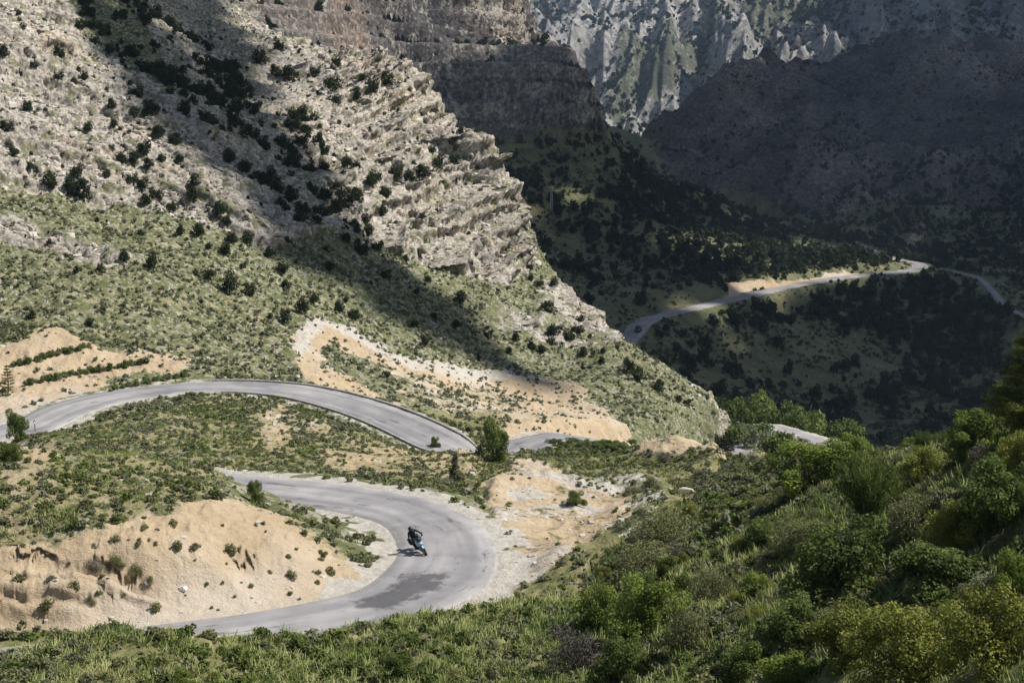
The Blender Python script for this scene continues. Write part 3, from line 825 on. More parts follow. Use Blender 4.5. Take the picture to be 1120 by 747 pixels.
def stems(r, w, h, n=6, rad=.03):
    P = []
    for i in range(n):
        a = r.random() * 6.283; q = w * (.1 + .3 * r.random()); z = h * (.5 + .4 * r.random())
        e = np.array([math.cos(a) * q, math.sin(a) * q, z]); m = e * .5 + r.normal(size=3) * .05 * w
        P.append(([(0, 0, -.25 * h), m * .4, m, e], [rad, rad * .8, rad * .55, rad * .2]))
    return tubes(r, P)

def make_plant(name, r, w, h, n_lobes, n_leaf, leaf, mat, aspect=.55, shell=.55, base=.12):
    V, Q, t = leaf_cloud(r, n_leaf, lobes_round(r, n_lobes, w, h, base), leaf, aspect, shell)
    return V, Q, t

def plant_meshes(kind, count, seed, **kw):
    """unit-size (width 1 m) leaf meshes of a kind, and their stem meshes"""
    out = []
    for i in range(count):
        r = np.random.default_rng(seed * 100 + i)
        V, Q, t = make_plant(kind, r, **{k: v for k, v in kw.items() if k != 'stem'})
        fm = mesh_np(kind + '_foliage', V, Q, False, {'tint': ('FLOAT', t)}, [kw['mat']])
        sm = None
        if kw.get('stem'):
            SV, SQ = stems(r, kw['w'], kw['h'], *kw['stem'])
            sm = mesh_np(kind + '_stems', SV, SQ, True, None, [BARK])
        out.append((fm, sm, (V, Q, t)))
    return out

def put_plant(name, meshes, i, loc, size, label, cat, group, tall=1.0):
    fm, sm, _ = meshes[i % len(meshes)]
    rz = random.random() * 6.283
    sc = (size * random.uniform(.88, 1.12), size * random.uniform(.88, 1.12), size * tall)
    if sm is None:
        o = link(name, fm, None, loc, (random.uniform(-.1, .1), random.uniform(-.1, .1), rz), label=label, category=cat, group=group)
        o.scale = sc
        return o
    e = link(name, None, None, loc, (0, 0, rz), label=label, category=cat, group=group)
    e.scale = sc
    link('foliage', fm, e); link('stems', sm, e)
    return e

def joined(name, meshes, mat, pos, size, tall, seed, tint_add=None, **props):
    """ground cover nobody could count: one mesh"""
    r = np.random.default_rng(seed)
    Vs, Qs, Ts, o = [], [], [], 0
    for i in range(len(pos)):
        V, Q, t = meshes[i % len(meshes)][2]
        a = r.random() * 6.283; c, s = math.cos(a), math.sin(a)
        W = np.empty_like(V)
        W[:, 0] = (V[:, 0] * c - V[:, 1] * s) * size[i]; W[:, 1] = (V[:, 0] * s + V[:, 1] * c) * size[i]; W[:, 2] = V[:, 2] * size[i] * tall[i]
        Vs.append((W + pos[i]).astype(np.float32)); Qs.append(Q + o); o += len(V)
        Ts.append(np.clip(t * .65 + (tint_add[i] if tint_add is not None else .35 * r.random()), 0, 1).astype(np.float32))
    me = mesh_np(name, np.vstack(Vs), np.vstack(Qs), False, {'tint': ('FLOAT', np.concatenate(Ts))}, [mat])
    return link(name, me, kind='stuff', **props)

def scatter(L, n, seed, accept, rows=None, power=1.0):
    """random points of a land, thinned by accept(x, y, u, v, cover at the point)"""
    r = np.random.default_rng(seed)
    nr, nc = L.X.shape
    i = r.integers(0, nr, n) if rows is None else r.integers(rows[0], rows[1], n)
    j = r.integers(0, nc, n)
    x = L.X[i, j] + r.normal(size=n) * .1; y = L.Y[i, j] + r.normal(size=n) * .1; z = L.Z[i, j]
    # even out the density per square metre
    step = np.gradient(L.rows)[i] * L.rows[i]
    u, v = sight(x, y, z)
    keep = r.random(n) < np.clip(accept(x, y, u, v, i, j) * (step / step.max()) ** power, 0, 1)
    keep &= (u > -130) & (u < 1250) & (v > -90) & (v < 860)
    z2 = L.height(x[keep], y[keep])
    return np.stack([x[keep], y[keep], z2], 1), i[keep], j[keep]

def visible(L, P, lift=.5):
    """is the point in plain sight (not behind the land itself)"""
    out = np.ones(len(P), bool)
    for f in np.linspace(.15, .97, 60):
        Q = P * f; Q = Q + np.array([0, 0, lift * f])
        ok = Q[:, 1] > L.rows[0]
        h = L.height(Q[:, 0], np.maximum(Q[:, 1], L.rows[0]))
        out &= ~(ok & (h > Q[:, 2]))
    return out

# ---- junipers on the limestone slope
JUN = plant_meshes('juniper', 7, 1, w=1.0, h=.95, n_lobes=9, n_leaf=900, leaf=.055, mat=F_JUN, shell=.5, base=.2)
JUN_LOW = plant_meshes('juniper_low', 5, 2, w=1.0, h=.9, n_lobes=7, n_leaf=170, leaf=.11, mat=F_JUN, shell=.6, base=.2)
SEEN = [(19,15,9),(25,31,10),(4,58,14),(64,60,14),(37,72,10),(20,81,9),(65,87,13),(82,91,9),(92,85,9),(47,69,7),(123,116,12),(146,125,12),(167,122,18),(152,102,15),(124,136,10),(97,141,11),(30,118,12),(6,140,16),(192,154,14),(174,147,16),(159,164,18),(147,172,14),(132,174,12),(122,165,11),(162,179,12),(177,174,9),(197,175,11),(117,191,11),(116,177,9),(85,191,14),(55,199,20),(89,211,22),(77,201,14),(144,199,13),(158,202,13),(187,229,12),(169,214,14),(211,201,14),(210,214,15),(241,231,16),(247,241,11),(15,167,11),(30,183,12),(160,219,12),
 (446,104,12),(461,130,12),(498,160,15),(437,147,12),(437,168,10),(451,180,9),(481,179,15),(498,177,13),(462,189,17),(434,191,15),(447,195,15),(462,214,12),(472,165,8),(409,99,18),(424,88,14),(387,104,18),(399,88,14),(369,69,12),(410,67,12),(364,95,18),(305,55,14),(285,65,14),(303,80,16),(316,82,18),(367,110,12),(343,79,10),(522,184,7),(504,145,9),(526,209,6),(504,234,10),(462,239,9),(420,214,14),(417,231,14),(407,200,18),(373,214,16),(386,216,16),(377,197,16),
 (295,277,11),(308,295,14),(312,312,13),(343,327,12),(330,337,15),(312,347,13),(372,337,13),(387,345,13),(360,293,10),(423,300,12),(469,306,9),(456,320,7),(502,328,13),(474,346,9),(499,355,10),(454,355,8),(534,367,9),(556,384,8),(464,375,10),(444,283,8),(457,280,12),(303,262,8),(313,263,8),
 (54,267,12),(135,283,14),(166,289,15),(110,293,7),(246,274,13),(254,262,13),(217,253,15),(197,253,11),(229,300,13),(251,313,18),(273,319,13),(35,345,11),(271,263,15),
 (580,293,8),(581,305,8),(590,310,8),(605,310,10),(600,338,16),(635,350,9),(635,362,9),(629,360,8),(603,365,15),(612,360,10),(622,370,12),(603,374,10),(583,379,11),(592,382,10),(564,370,10),(659,384,8),(659,395,9),(688,402,15),(698,411,16),(720,424,14),(742,437,9),(771,436,9),(752,441,9),(777,452,10),(783,486,15),(795,488,16),(639,385,12)]
PXM = lambda P: F / (P[1] * CP - P[2] * SP)
n_jun = 0
for (u, v, d) in SEEN:
    p = near.hit(u, v + d * .35, 112)
    if p is None or p[1] > 333: continue
    zone = ('round dark green juniper on the sunlit lower slope' if v > 240 and u < 420 else
            'round dark green juniper on the pale limestone spur' if u >= 420 else
            'round dark green juniper among pale rocks on the upper left slope')
    put_plant('juniper_bush', JUN, n_jun, p - np.array([0, 0, .12]), 1.22 * d / PXM(p), zone, 'bush', 'junipers on the limestone slope', random.uniform(.85, 1.1))
    n_jun += 1

# dense dark belt in the gully and loose junipers between
BELT = poly_map([(1., [(60, -90), (150, -90), (190, 20), (260, 80), (300, 150), (350, 200), (420, 250), (440, 290), (380, 280), (310, 230), (240, 175), (190, 120), (130, 80), (80, 30)]),
                 (.7, [(285, 120), (330, 120), (420, 200), (440, 260), (380, 240), (320, 190)])], 2)
def acc(x, y, u, v, i, j):
    cl = smooth(-.15, .35, fbm(x, y, 9, 3, 301))
    d = .10 + 1.5 * look_up(BELT, u, v) * cl ** 1.5
    d += .4 * (.2 + .8 * cl) * (look_up(ROCK, u, v) > .3)
    return d * (N_soil[i, j] < .4) * (Dn[i, j] > 7) * (y > 122) * (v < 470) * .33
P, ii, jj = scatter(near, 87500, 31, acc, rows=(int(np.searchsorted(near.rows, 122)), len(near.rows) - 1))
vis = visible(near, P); P = P[vis]
r = np.random.default_rng(33)
inb = look_up(BELT, *sight(P[:, 0], P[:, 1], P[:, 2])) > .4
sz = np.where(inb, .9 + 1.7 * r.random(len(P)) ** 1.4, .35 + .8 * r.random(len(P)) ** 2.0)
o_ = np.argsort(-sz * PXM(P.T))
n_ind = 300 - n_jun
for k in o_[:n_ind]:
    put_plant('juniper_bush', JUN, int(k), P[k] - np.array([0, 0, .1]), sz[k], 'dark green juniper in the dense shaded belt across the slope' if inb[k] else 'small dark juniper scattered over the stony slope', 'bush', 'junipers on the limestone slope', random.uniform(.85, 1.2))
rest = o_[n_ind:]
print('junipers', n_jun, len(P))
if len(rest):
    joined('slope_scrub', JUN_LOW, F_JUN, P[rest] - np.array([0, 0, .08]), sz[rest], .8 + .4 * r.random(len(rest)), 34, label='small dark scrub dotted over the stony slope', category='scrub')

# low grey-green herbs and dwarf scrub between the stones of the slope
HERB = plant_meshes('herb', 5, 3, w=1.0, h=.5, n_lobes=5, n_leaf=26, leaf=.20, mat=F_GREY, shell=.3, base=.1)
def acc(x, y, u, v, i, j):
    cl = smooth(-.4, .3, fbm(x, y, 4, 3, 311))
    return (.25 + .75 * cl) * np.where(N_rock[i, j] > .4, .25, 1) * (1 - .85 * N_soil[i, j]) * (Dn[i, j] > 3.6) * (y > 104)
P, ii, jj = scatter(near, 412500, 35, acc, rows=(int(np.searchsorted(near.rows, 104)), len(near.rows) - 1))
P = P[visible(near, P)]
r = np.random.default_rng(36)
joined('slope_herbs', HERB, F_GREY, P - np.array([0, 0, .05]), .3 + .55 * r.random(len(P)) ** 1.6, .7 + .5 * r.random(len(P)), 37, label='grey green herbs and dwarf scrub covering the stony slope', category='herbs')
print('herbs', len(P))

# ---- low shrubs on the knoll, between the roads and on the banks
LOW_A = plant_meshes('low_shrub', 6, 4, w=1.0, h=.62, n_lobes=8, n_leaf=420, leaf=.07, mat=F_OLIVE, shell=.5, base=.12)
LOW_B = plant_meshes('low_shrub', 6, 5, w=1.0, h=.66, n_lobes=8, n_leaf=420, leaf=.07, mat=F_DARK, shell=.5, base=.12)
LOW_C = plant_meshes('low_shrub', 5, 6, w=1.0, h=.58, n_lobes=7, n_leaf=420, leaf=.065, mat=F_GREY, shell=.5, base=.1)
LOW_S = plant_meshes('scrub', 6, 7, w=1.0, h=.55, n_lobes=6, n_leaf=64, leaf=.15, mat=F_OLIVE, shell=.45, base=.1)
def acc(x, y, u, v, i, j):
    cl = smooth(-.5, .25, fbm(x, y, 3.2, 3, 321))
    g = N_green[i, j]
    g = np.maximum(g, .8 * ((g > .3) & (v < 620)))
    return (.05 + .95 * np.clip(g * 1.25, 0, 1) * (.3 + .7 * cl)) * np.where(N_soil[i, j] > .58, np.where(u > 430, .4, .12), 1) * (Dn[i, j] > 3.0) * (y < 130) * (y > 30)
P, ii, jj = scatter(near, 330000, 41, acc, rows=(int(np.searchsorted(near.rows, 30)), int(np.searchsorted(near.rows, 130))))
sheep_at = near.hit(749, 543, 60)
w = visible(near, P, .8) & ~((np.abs(P[:, 0] - sheep_at[0]) < 1.1) & (P[:, 1] < sheep_at[1] + .8) & (P[:, 1] > sheep_at[1] - 3.2)); P = P[w]; ii = ii[w]; jj = jj[w]
r = np.random.default_rng(42)
sz = .24 + .55 * r.random(len(P)) ** 2.0
sz *= np.where(N_soil[ii, jj] > .4, .7, 1) * np.where(P[:, 1] < 56, .8, 1)
sz = np.where(P[:, 1] < 62, sz, sz * .9)
score = sz * PXM(P.T)
o_ = np.argsort(-score)
print('low scrub', len(P))
kinds = [(LOW_A, 'olive green cushion shrub', 'olive_shrub'), (LOW_B, 'dark green low shrub', 'dark_shrub'), (LOW_C, 'grey green cushion shrub', 'grey_shrub')]
nz = fbm(P[:, 0], P[:, 1], 8, 2, 322)
used = [0, 0, 0]; restm = np.ones(len(P), bool)
for k in o_:
    w_ = nz[k] + .55 * r.normal(); q = 1 if w_ > .45 else (0 if w_ > -.1 else 2)
    if used[q] >= 200: continue
    m, lab, nm = kinds[q]
    u, v = sight(*P[k])
    where = ('on the tan bank inside the road bend' if N_soil[ii[k], jj[k]] > .5 and u < 430 and v > 540 else
             'on the pale gravel mounds beyond the bend' if N_soil[ii[k], jj[k]] > .5 and u >= 430 else
             'on the grassy strip below the road' if v > 672 and u < 640 else
             'on the green hillside at the right' if u > 660 else
             'on the green knoll between the two roads' if u < 500 else 'on the scrubby ground beyond the bend')
    put_plant(nm, m, int(k), P[k] - np.array([0, 0, .06]), sz[k] * 1.25, lab + ' ' + where, 'shrub', lab + 's ' + where, random.uniform(.8, 1.15))
    used[q] += 1; restm[k] = False
    if sum(used) >= 600: break
rest = np.nonzero(restm)[0]
w_ = nz[rest] + .55 * r.normal(size=len(rest)); pick = np.where(w_ > .45, 1, np.where(w_ > -.1, 0, 2))
for q, mm in enumerate((F_OLIVE, F_DARK, F_GREY)):
    sel = rest[pick == q]
    joined('low_scrub', LOW_S, mm, P[sel] - np.array([0, 0, .05]), sz[sel] * 1.1, .75 + .5 * r.random(len(sel)), 43 + q, label=['olive', 'dark green', 'grey green'][q] + ' low scrub covering the knoll and hillside', category='scrub')

# ---- grass
def tuft_mesh(seed, n, h, spread):
    r = np.random.default_rng(seed)
    b = r.normal(size=(n, 2)) * spread; a = r.random(n) * 6.283
    lean = np.stack([np.cos(a), np.sin(a)], 1) * (h * (.2 + .65 * r.random(n)))[:, None]
    wv = np.stack([-np.sin(a + .6), np.cos(a + .6)], 1) * .028 * (h / .5)
    hh = h * (.4 + .5 * r.random(n))
    V = np.empty((n, 4, 3))
    V[:, 0, :2] = b - wv; V[:, 1, :2] = b + wv; V[:, 2, :2] = b + lean + wv * .35; V[:, 3, :2] = b + lean - wv * .35
    V[:, :2, 2] = -.05; V[:, 2:, 2] = hh[:, None]
    return None, None, (V.reshape(-1, 3), np.arange(4 * n).reshape(n, 4), np.repeat(.35 * r.random(n), 4))
TUFT = [tuft_mesh(500 + i, 14, .5, .13) for i in range(8)]
def acc(x, y, u, v, i, j):
    cl = smooth(-.5, .3, fbm(x, y, 2.2, 3, 331))
    return np.clip(N_green[i, j] * 1.3, 0, 1) * (.25 + .75 * cl) * np.where(N_soil[i, j] > .5, .08, 1) * (Dn[i, j] > 3.3) * (y < 112) * (y > 18)
P, ii, jj = scatter(near, 237500, 51, acc, rows=(int(np.searchsorted(near.rows, 18)), int(np.searchsorted(near.rows, 112))), power=.8)
w = visible(near, P, .5) & ~((np.abs(P[:, 0] - sheep_at[0]) < .9) & (np.abs(P[:, 1] + 1 - sheep_at[1]) < 1.6)); P = P[w]
r = np.random.default_rng(52)
print('grass', len(P))
tn = np.clip(.34 + .42 * fbm(P[:, 0], P[:, 1], 5, 3, 332) + .16 * r.normal(size=len(P)), 0, .75)
joined('grass', TUFT, F_GRASS, P, (.5 + .55 * r.random(len(P))) * np.where(P[:, 1] > 58, .7, 1) * np.clip(P[:, 1] / 46, .55, 1), (.5 + .6 * r.random(len(P))) * np.where(P[:, 1] > 58, .7, 1), 53, tint_add=tn, label='tufts of green and straw coloured grass on the near slopes', category='grass')

# ---- leafy shrubs of the right-hand hillside and single ones seen elsewhere
LEAFY = plant_meshes('leafy_shrub', 5, 11, w=1.0, h=.85, n_lobes=26, n_leaf=8000, leaf=.020, mat=F_LEAF, shell=.55, base=.1, stem=(9, .018))
DARKS = plant_meshes('dark_shrub', 5, 12, w=1.0, h=.85, n_lobes=26, n_leaf=8000, leaf=.020, mat=F_DARK, shell=.55, base=.1, stem=(9, .018))
YELS = plant_meshes('yellow_shrub', 4, 13, w=1.0, h=.75, n_lobes=28, n_leaf=11000, leaf=.015, mat=F_YEL, shell=.5, base=.1, stem=(9, .015))
HEATH = plant_meshes('heath_shrub', 5, 14, w=1.0, h=.6, n_lobes=18, n_leaf=5500, leaf=.02, aspect=.35, mat=F_OLIVE, shell=.45, base=.08, stem=(9, .012))
TWIGS = plant_meshes('twig_bush', 3, 15, w=1.0, h=.8, n_lobes=9, n_leaf=1500, leaf=.06, aspect=.10, mat=F_DRY, shell=.15, base=.1, stem=(22, .012))
def broom_mesh(seed):
    """many fine upright sprays fanning from the foot"""
    r = np.random.default_rng(seed); Vs, Ts = [], []
    for k in range(60):
        a = r.random() * 6.283; q = .46 * math.sqrt(r.random()); h = (.7 + .35 * r.random()) * (1 - .9 * q * q)
        tip = np.array([math.cos(a) * q, math.sin(a) * q, h]); n = 120
        t = .3 + .7 * r.random(n) ** .8
        c = tip[None] * np.stack([t ** 1.3, t ** 1.3, t], 1) + r.normal(size=(n, 3)) * .028
        d = tip / np.linalg.norm(tip) + r.normal(size=(n, 3)) * .45; d /= np.linalg.norm(d, axis=1)[:, None]
        w = np.cross(d, r.normal(size=(n, 3))); w *= .0055 / (np.linalg.norm(w, axis=1)[:, None] + 1e-9)
        l = (.022 + .03 * r.random(n))[:, None]
        Vs.append(np.stack([c - d * l, c + w, c + d * l, c - w], 1).reshape(-1, 3)); Ts.append(np.repeat(np.clip(.3 * r.random(n) + .7 * r.random(), 0, 1), 4))
    V = np.vstack(Vs); t = np.concatenate(Ts)
    SV, SQ = stems(r, .8, .8, 16, .010)
    return (mesh_np('broom_foliage', V, np.arange(len(V)).reshape(-1, 4), False, {'tint': ('FLOAT', t)}, [F_DARK]), mesh_np('broom_stems', SV, SQ, True, None, [BARK]), None)
BROOM = [broom_mesh(601), broom_mesh(602)]

KINDS = {'leafy': (LEAFY, 'leafy_shrub', 'bright green leafy shrub'), 'dark': (DARKS, 'leafy_shrub', 'dark green leafy shrub'), 'yel': (YELS, 'leafy_shrub', 'yellow green small leaved shrub'),
         'heath': (HEATH, 'heath_shrub', 'olive brown heath shrub'), 'twig': (TWIGS, 'bare_bush', 'grey leafless twiggy bush'), 'broom': (BROOM, 'broom_shrub', 'feathery upright broom shrub')}
def seen_shrub(u, v, wpx, hpx, kind, label, ymin=18, ymax=130):
    p = near.hit(u, v + hpx * .42, ymin)
    if p is None: return
    m, nm, _ = KINDS[kind]
    s = wpx / PXM(p) * 1.04
    base_h = dict(leafy=.85, dark=.85, yel=.75, heath=.6, twig=.8, broom=1.0)[kind]
    put_plant(nm, m, int(u + v), p - np.array([0, 0, .1]), s, label, 'shrub', None, (hpx * 1.15 / PXM(p)) / (s * base_h)).pop('group', None)
FORE = [
 (655,668,62,52,'leafy','bright green leafy shrub at the foot of the right hillside near the road bend'),
 (706,666,82,60,'leafy','wide leafy shrub casting a black shadow beside the bright green one'),
 (680,722,62,52,'dark','dark leafy shrub below the two bright green shrubs at the bottom edge'),
 (632,712,66,56,'twig','grey twiggy bush at the bottom edge left of the dark leafy shrub'),
 (716,584,84,40,'heath','large olive shrub on the rise beyond the two bright green shrubs'),
 (700,616,90,36,'heath','brownish heath mound between the large olive shrub and the bright ones'),
 (810,728,62,52,'dark','dark shrub at the bottom edge right of centre'),
 (835,585,50,32,'dark','small dark shrub on the middle of the right hillside'),
 (895,516,95,50,'leafy','bright green shrub spreading along the crest of the right hillside'),
 (934,500,75,42,'leafy','rounded bright shrub on the crest before the dark valley'),
 (976,474,66,36,'broom','loose thin shrub standing on the crest against the dark valley'),
 (949,545,84,78,'broom','tall feathery dark broom shrub just below the crest'),
 (1012,508,66,36,'yel','yellowish shrub on the crest right of the feathery broom'),
 (1092,548,90,74,'dark','big dark shrub at the right edge below the conifer'),
 (1076,474,90,44,'leafy','bright shrub on the crest at the foot of the conifer'),
 (1112,505,60,50,'yel','yellow green shrub at the right edge under the conifer'),
 (1042,578,76,50,'yel','russet tinged yellow shrub between two dark shrubs on the right hillside'),
 (920,622,118,84,'dark','large dark leafy shrub in the middle of the right hillside'),
 (1030,628,118,62,'dark','broad dark shrub right of the large dark leafy one'),
 (870,588,62,40,'heath','heath shrub above the large dark leafy shrub'),
 (1000,706,140,84,'yel','broad yellow green shrub at the bottom right'),
 (1078,694,130,96,'yel','tall yellow green shrub filling the bottom right corner'),
 (935,696,110,62,'yel','low yellow green shrub left of the broad one at the bottom right'),
 (1112,640,64,72,'leafy','leafy shrub at the right edge above the corner'),
 (872,684,84,58,'dark','dark shrub left of the yellow green shrubs'),
 (782,642,54,40,'heath','heath clump on the bare strip of the right hillside'),
 (750,692,64,46,'heath','grey heath shrub among the grass at the bottom'),
 (858,736,84,44,'leafy','leafy shrub cut off by the bottom edge'),
 (1000,566,66,42,'heath','olive shrub below the feathery broom'),
 (338,541,0,0,'',''),
 (279,540,18,24,'dark','small round bush standing at the inner edge of the lower road'),
 (20,468,30,34,'dark','dark bush at the far left beside the upper road end'),
 (12,495,26,22,'dark','dark low bush on ochre soil at the far left'),
 (541,487,44,44,'dark','dark round tree-like shrub beyond the end of the upper road'),
 (476,484,11,12,'dark','small spiky bush at the near edge of the upper road'),
 (240,740,0,0,'',''),
 (437,732,34,28,'dark','dark bush at the bottom edge below the road bend'),
 (195,740,36,22,'leafy','bright green shrub at the bottom edge left of centre'),
 (232,740,22,14,'yel','small yellow shrub at the bottom edge'),
 (100,655,9,14,'heath','lone tuft bush on the broken yellow rock of the bank'),
 (126,612,22,14,'heath','grey green shrub on the upper part of the tan bank'),
 (148,622,16,10,'heath','small grey shrub on the tan bank right of its neighbour'),
 (163,634,12,10,'heath','olive tussock on the pale scree of the bank'),
 (102,617,24,12,'twig','dead grey shrub on the upper left of the bank'),
 (630,545,24,16,'dark','dark shrub on the pale gravel mound'),
]
for f in FORE:
    if f[2]: seen_shrub(*f)
r = np.random.default_rng(63)
for k in range(75):
    u, v = r.uniform(20, 410), r.uniform(560, 668)
    if look_up(SOIL, np.array(u), np.array(v)) < .8: continue
    p = near.hit(u, v, 48)
    if p is None or p[1] > 66: continue
    m_, c_ = ((LOW_A, 'olive'), (LOW_C, 'grey green'), (LOW_A, 'olive'))[k % 3]
    put_plant('bank_tuft', m_, k, p - np.array([0, 0, .05]), (.16 + .5 * r.random() ** 2.2), c_ + ' tuft growing on the bare tan bank inside the bend', 'shrub', c_ + ' tufts on the tan bank', r.uniform(.9, 1.3))
# dark green thicket inside the far bend
for k in range(16):
    u = 602 + 86 * (k % 8) / 7 + random.uniform(-5, 5); v = 487 + 6 * (k // 8) + random.uniform(-2, 2)
    p = near.hit(u, v, 106)
    if p is not None: put_plant('thicket_shrub', DARKS, k, p - np.array([0, 0, .1]), random.uniform(1.3, 1.8), 'dark shrub in the thicket inside the far road bend', 'shrub', 'shrubs of the thicket inside the far bend', .5)
for k, (u, v, d) in enumerate([(812, 472, 20), (828, 476, 22), (842, 482, 24), (858, 489, 26), (874, 494, 26), (806, 482, 24), (820, 486, 26), (846, 495, 28), (888, 498, 22), (834, 471, 18), (822, 478, 22), (850, 478, 14)]):
    p = near.hit(u, v + 4, 60)
    if p is not None: put_plant('spur_bush', LOW_B if k % 2 else LOW_C, k, p - np.array([0, 0, .1]), d / PXM(p) * 1.25, 'rounded bush at the foot of the spur before the far road', 'bush', 'bushes at the foot of the spur', 1.0)
# more shrubs filling the hillside
def acc(x, y, u, v, i, j):
    return (u > 660) * (N_green[i, j] > .6) * (y < 92) * (y > 20) * smooth(-.7, .2, fbm(x, y, 5, 3, 341)) * (.3 + .7 * smooth(640, 900, u)) * .05
P, ii, jj = scatter(near, 118750, 61, acc, rows=(int(np.searchsorted(near.rows, 20)), int(np.searchsorted(near.rows, 92))))
P = P[visible(near, P, 1.0) & (np.hypot(P[:, 0] - sheep_at[0], P[:, 1] + 2 - sheep_at[1]) > 4)]
r = np.random.default_rng(62)
print('hillside shrubs', len(P))
names = ['dark', 'heath', 'heath', 'leafy', 'yel', 'twig', 'heath', 'leafy', 'broom', 'heath']
for k in range(min(len(P), 190)):
    kind = names[int(r.integers(0, len(names)))]
    m, nm, lab = KINDS[kind]
    put_plant(nm, m, k, P[k] - np.array([0, 0, .08]), .5 + .8 * r.random() ** 1.5, lab + ' in the undergrowth of the right hillside', 'shrub', lab + 's of the right hillside', random.uniform(.8, 1.15))

# planted rows along the terraces above the upper road
for (a, b, n) in (((14, 401), (62, 388), 13), ((66, 386), (98, 381), 7), ((28, 421), (100, 407), 20), ((100, 407), (160, 397), 15), ((120, 428), (200, 412), 12)):
    for k in range(n):
        t = k / (n - 1); u = a[0] + (b[0] - a[0]) * t + random.uniform(-1.5, 1.5); v = a[1] + (b[1] - a[1]) * t + random.uniform(-1, 1)
        p = near.hit(u, v, 106)
        if p is None: continue
        put_plant('terrace_shrub', LOW_B if k % 3 else LOW_C, k, p - np.array([0, 0, .05]), random.uniform(.6, .95), 'green shrub in the planted rows on the ochre terraces', 'shrub', 'shrubs planted in rows on the terraces', random.uniform(.9, 1.2))

# ---- conifers
def pine(name, loc, h, w, seed, label, n_whorl=11, per=7, leafn=70):
    r = np.random.default_rng(seed)
    root = link(name, None, None, loc, (0, 0, 0), label=label, category='tree')
    TV, TQ = tubes(r, [([(0, 0, -.3), (.02 * h, 0, h * .4), (0, .01 * h, h)], [.028 * h, .018 * h, .004 * h])], 8)
    link('trunk', mesh_np('trunk', TV, TQ, True, None, [BARK]), root)
    paths, lob = [], []
    for i in range(n_whorl):
        z = h * (.1 + .86 * i / n_whorl)
        rad = w * .5 * (1 - (z / h) ** 1.3) + .04 * w
        for k in range(per):
            a = r.random() * 6.283; q = rad * (.7 + .4 * r.random())
            e = np.array([math.cos(a) * q, math.sin(a) * q, z + .10 * q])
            s = np.array([0, 0, z - .02 * h])
            paths.append(([s, (s + e) / 2 - np.array([0, 0, .04 * q]), e], [.006 * h, .004 * h, .0015 * h]))
            for f in (.5, .8, 1.0):
                lob.append((*(s + (e - s) * f + np.array([0, 0, .012 * h])), .06 * w + .07 * q, .06 * w + .07 * q, .022 * h + .04 * q))
    BV, BQ = tubes(r, paths, 4)
    link('branches', mesh_np('branches', BV, BQ, True, None, [BARK]), root)
    V, Q, t = leaf_cloud(r, leafn * len(lob), lob, .017 * h, .15, .2, .5)
    link('needles', mesh_np('needles', V, Q, False, {'tint': ('FLOAT', t)}, [F_PINE]), root)
    return root
p = near.height(np.array([.357 * 41 + .3]), np.array([41.]))[0]
pine('pine_tree', (.357 * 41 + .95, 41, p - .1), 4.2, 2.9, 71, 'dark conifer standing at the right edge above the crest', 12, 8, 90)
p = near.hit(9, 430, 100)
if p is not None: pine('young_conifer', p, 2.6, 1.3, 72, 'small dark conifer on the ochre terraces at the far left', 9, 6, 60)

# ---- trees beyond the spur road and in the valley
TREE = plant_meshes('valley_tree', 6, 16, w=1.0, h=.95, n_lobes=24, n_leaf=4500, leaf=.028, mat=F_DARK, shell=.55, base=.2, stem=(6, .03))
for k, (u, v, w_, Y) in enumerate([(805, 446, 26, 222), (826, 452, 24, 232), (846, 452, 30, 226), (866, 458, 30, 222), (886, 463, 28, 226), (905, 468, 26, 222), (925, 472, 30, 218), (782, 436, 18, 226), (838, 440, 26, 246), (878, 450, 28, 244)]):
    x = bear(u, v, Y)[0]
    z = float(near.height(np.array([x]), np.array([float(Y)]))[0]); top = bear(u, v - w_ * .5, Y)[2]
    hh = max(2.5, top - z); ww = max(w_ * Y / F * 1.35, hh * .8)
    put_plant('broadleaf_tree', TREE, k, (x, Y, z - .2), ww, 'green broadleaf tree beyond the road at the foot of the spur', 'tree', 'broadleaf trees at the foot of the spur', hh / (ww * .95))
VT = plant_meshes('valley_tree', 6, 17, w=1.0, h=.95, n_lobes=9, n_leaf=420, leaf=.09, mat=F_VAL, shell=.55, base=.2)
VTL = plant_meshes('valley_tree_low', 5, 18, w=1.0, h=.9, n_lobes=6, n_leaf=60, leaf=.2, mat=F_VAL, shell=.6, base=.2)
FOREST = poly_map([
 (.9, [(500, 140), (662, 148), (760, 210), (860, 255), (860, 268), (740, 255), (560, 190), (510, 160)]),
 (.55, [(560, 190), (740, 255), (985, 284), (960, 296), (860, 300), (790, 312), (700, 290), (580, 240)]),
 (1., [(690, 255), (800, 262), (980, 282), (960, 294), (870, 298), (770, 300)]),
 (1., [(840, 322), (1000, 304), (1060, 310), (1110, 350), (1090, 400), (1000, 380), (880, 345)]),
 (.5, [(760, 345), (850, 335), (900, 350), (820, 370)]),
 (.45, [(860, 235), (1400, 235), (1400, 300), (1000, 290), (900, 262)]),
 (.3, [(960, 170), (1400, 150), (1400, 240), (900, 240)]),
 (.35, [(1000, 380), (1100, 400), (1200, 380), (1200, 460), (960, 450)]),
], 2)
def acc(x, y, u, v, i, j):
    cl = smooth(-.35, .25, fbm(x, y, 26, 3, 351))
    f = look_up(FOREST, u, v)
    return np.clip((.05 + f * (.15 + .85 * cl)) * (M_soil[i, j] < .3) * (D1[i, j] > 7) * (D2[i, j] > 5), 0, 1) * .8
P, ii, jj = scatter(mid, 200000, 81, acc, rows=(0, int(np.searchsorted(mid.rows, 1100))), power=.6)
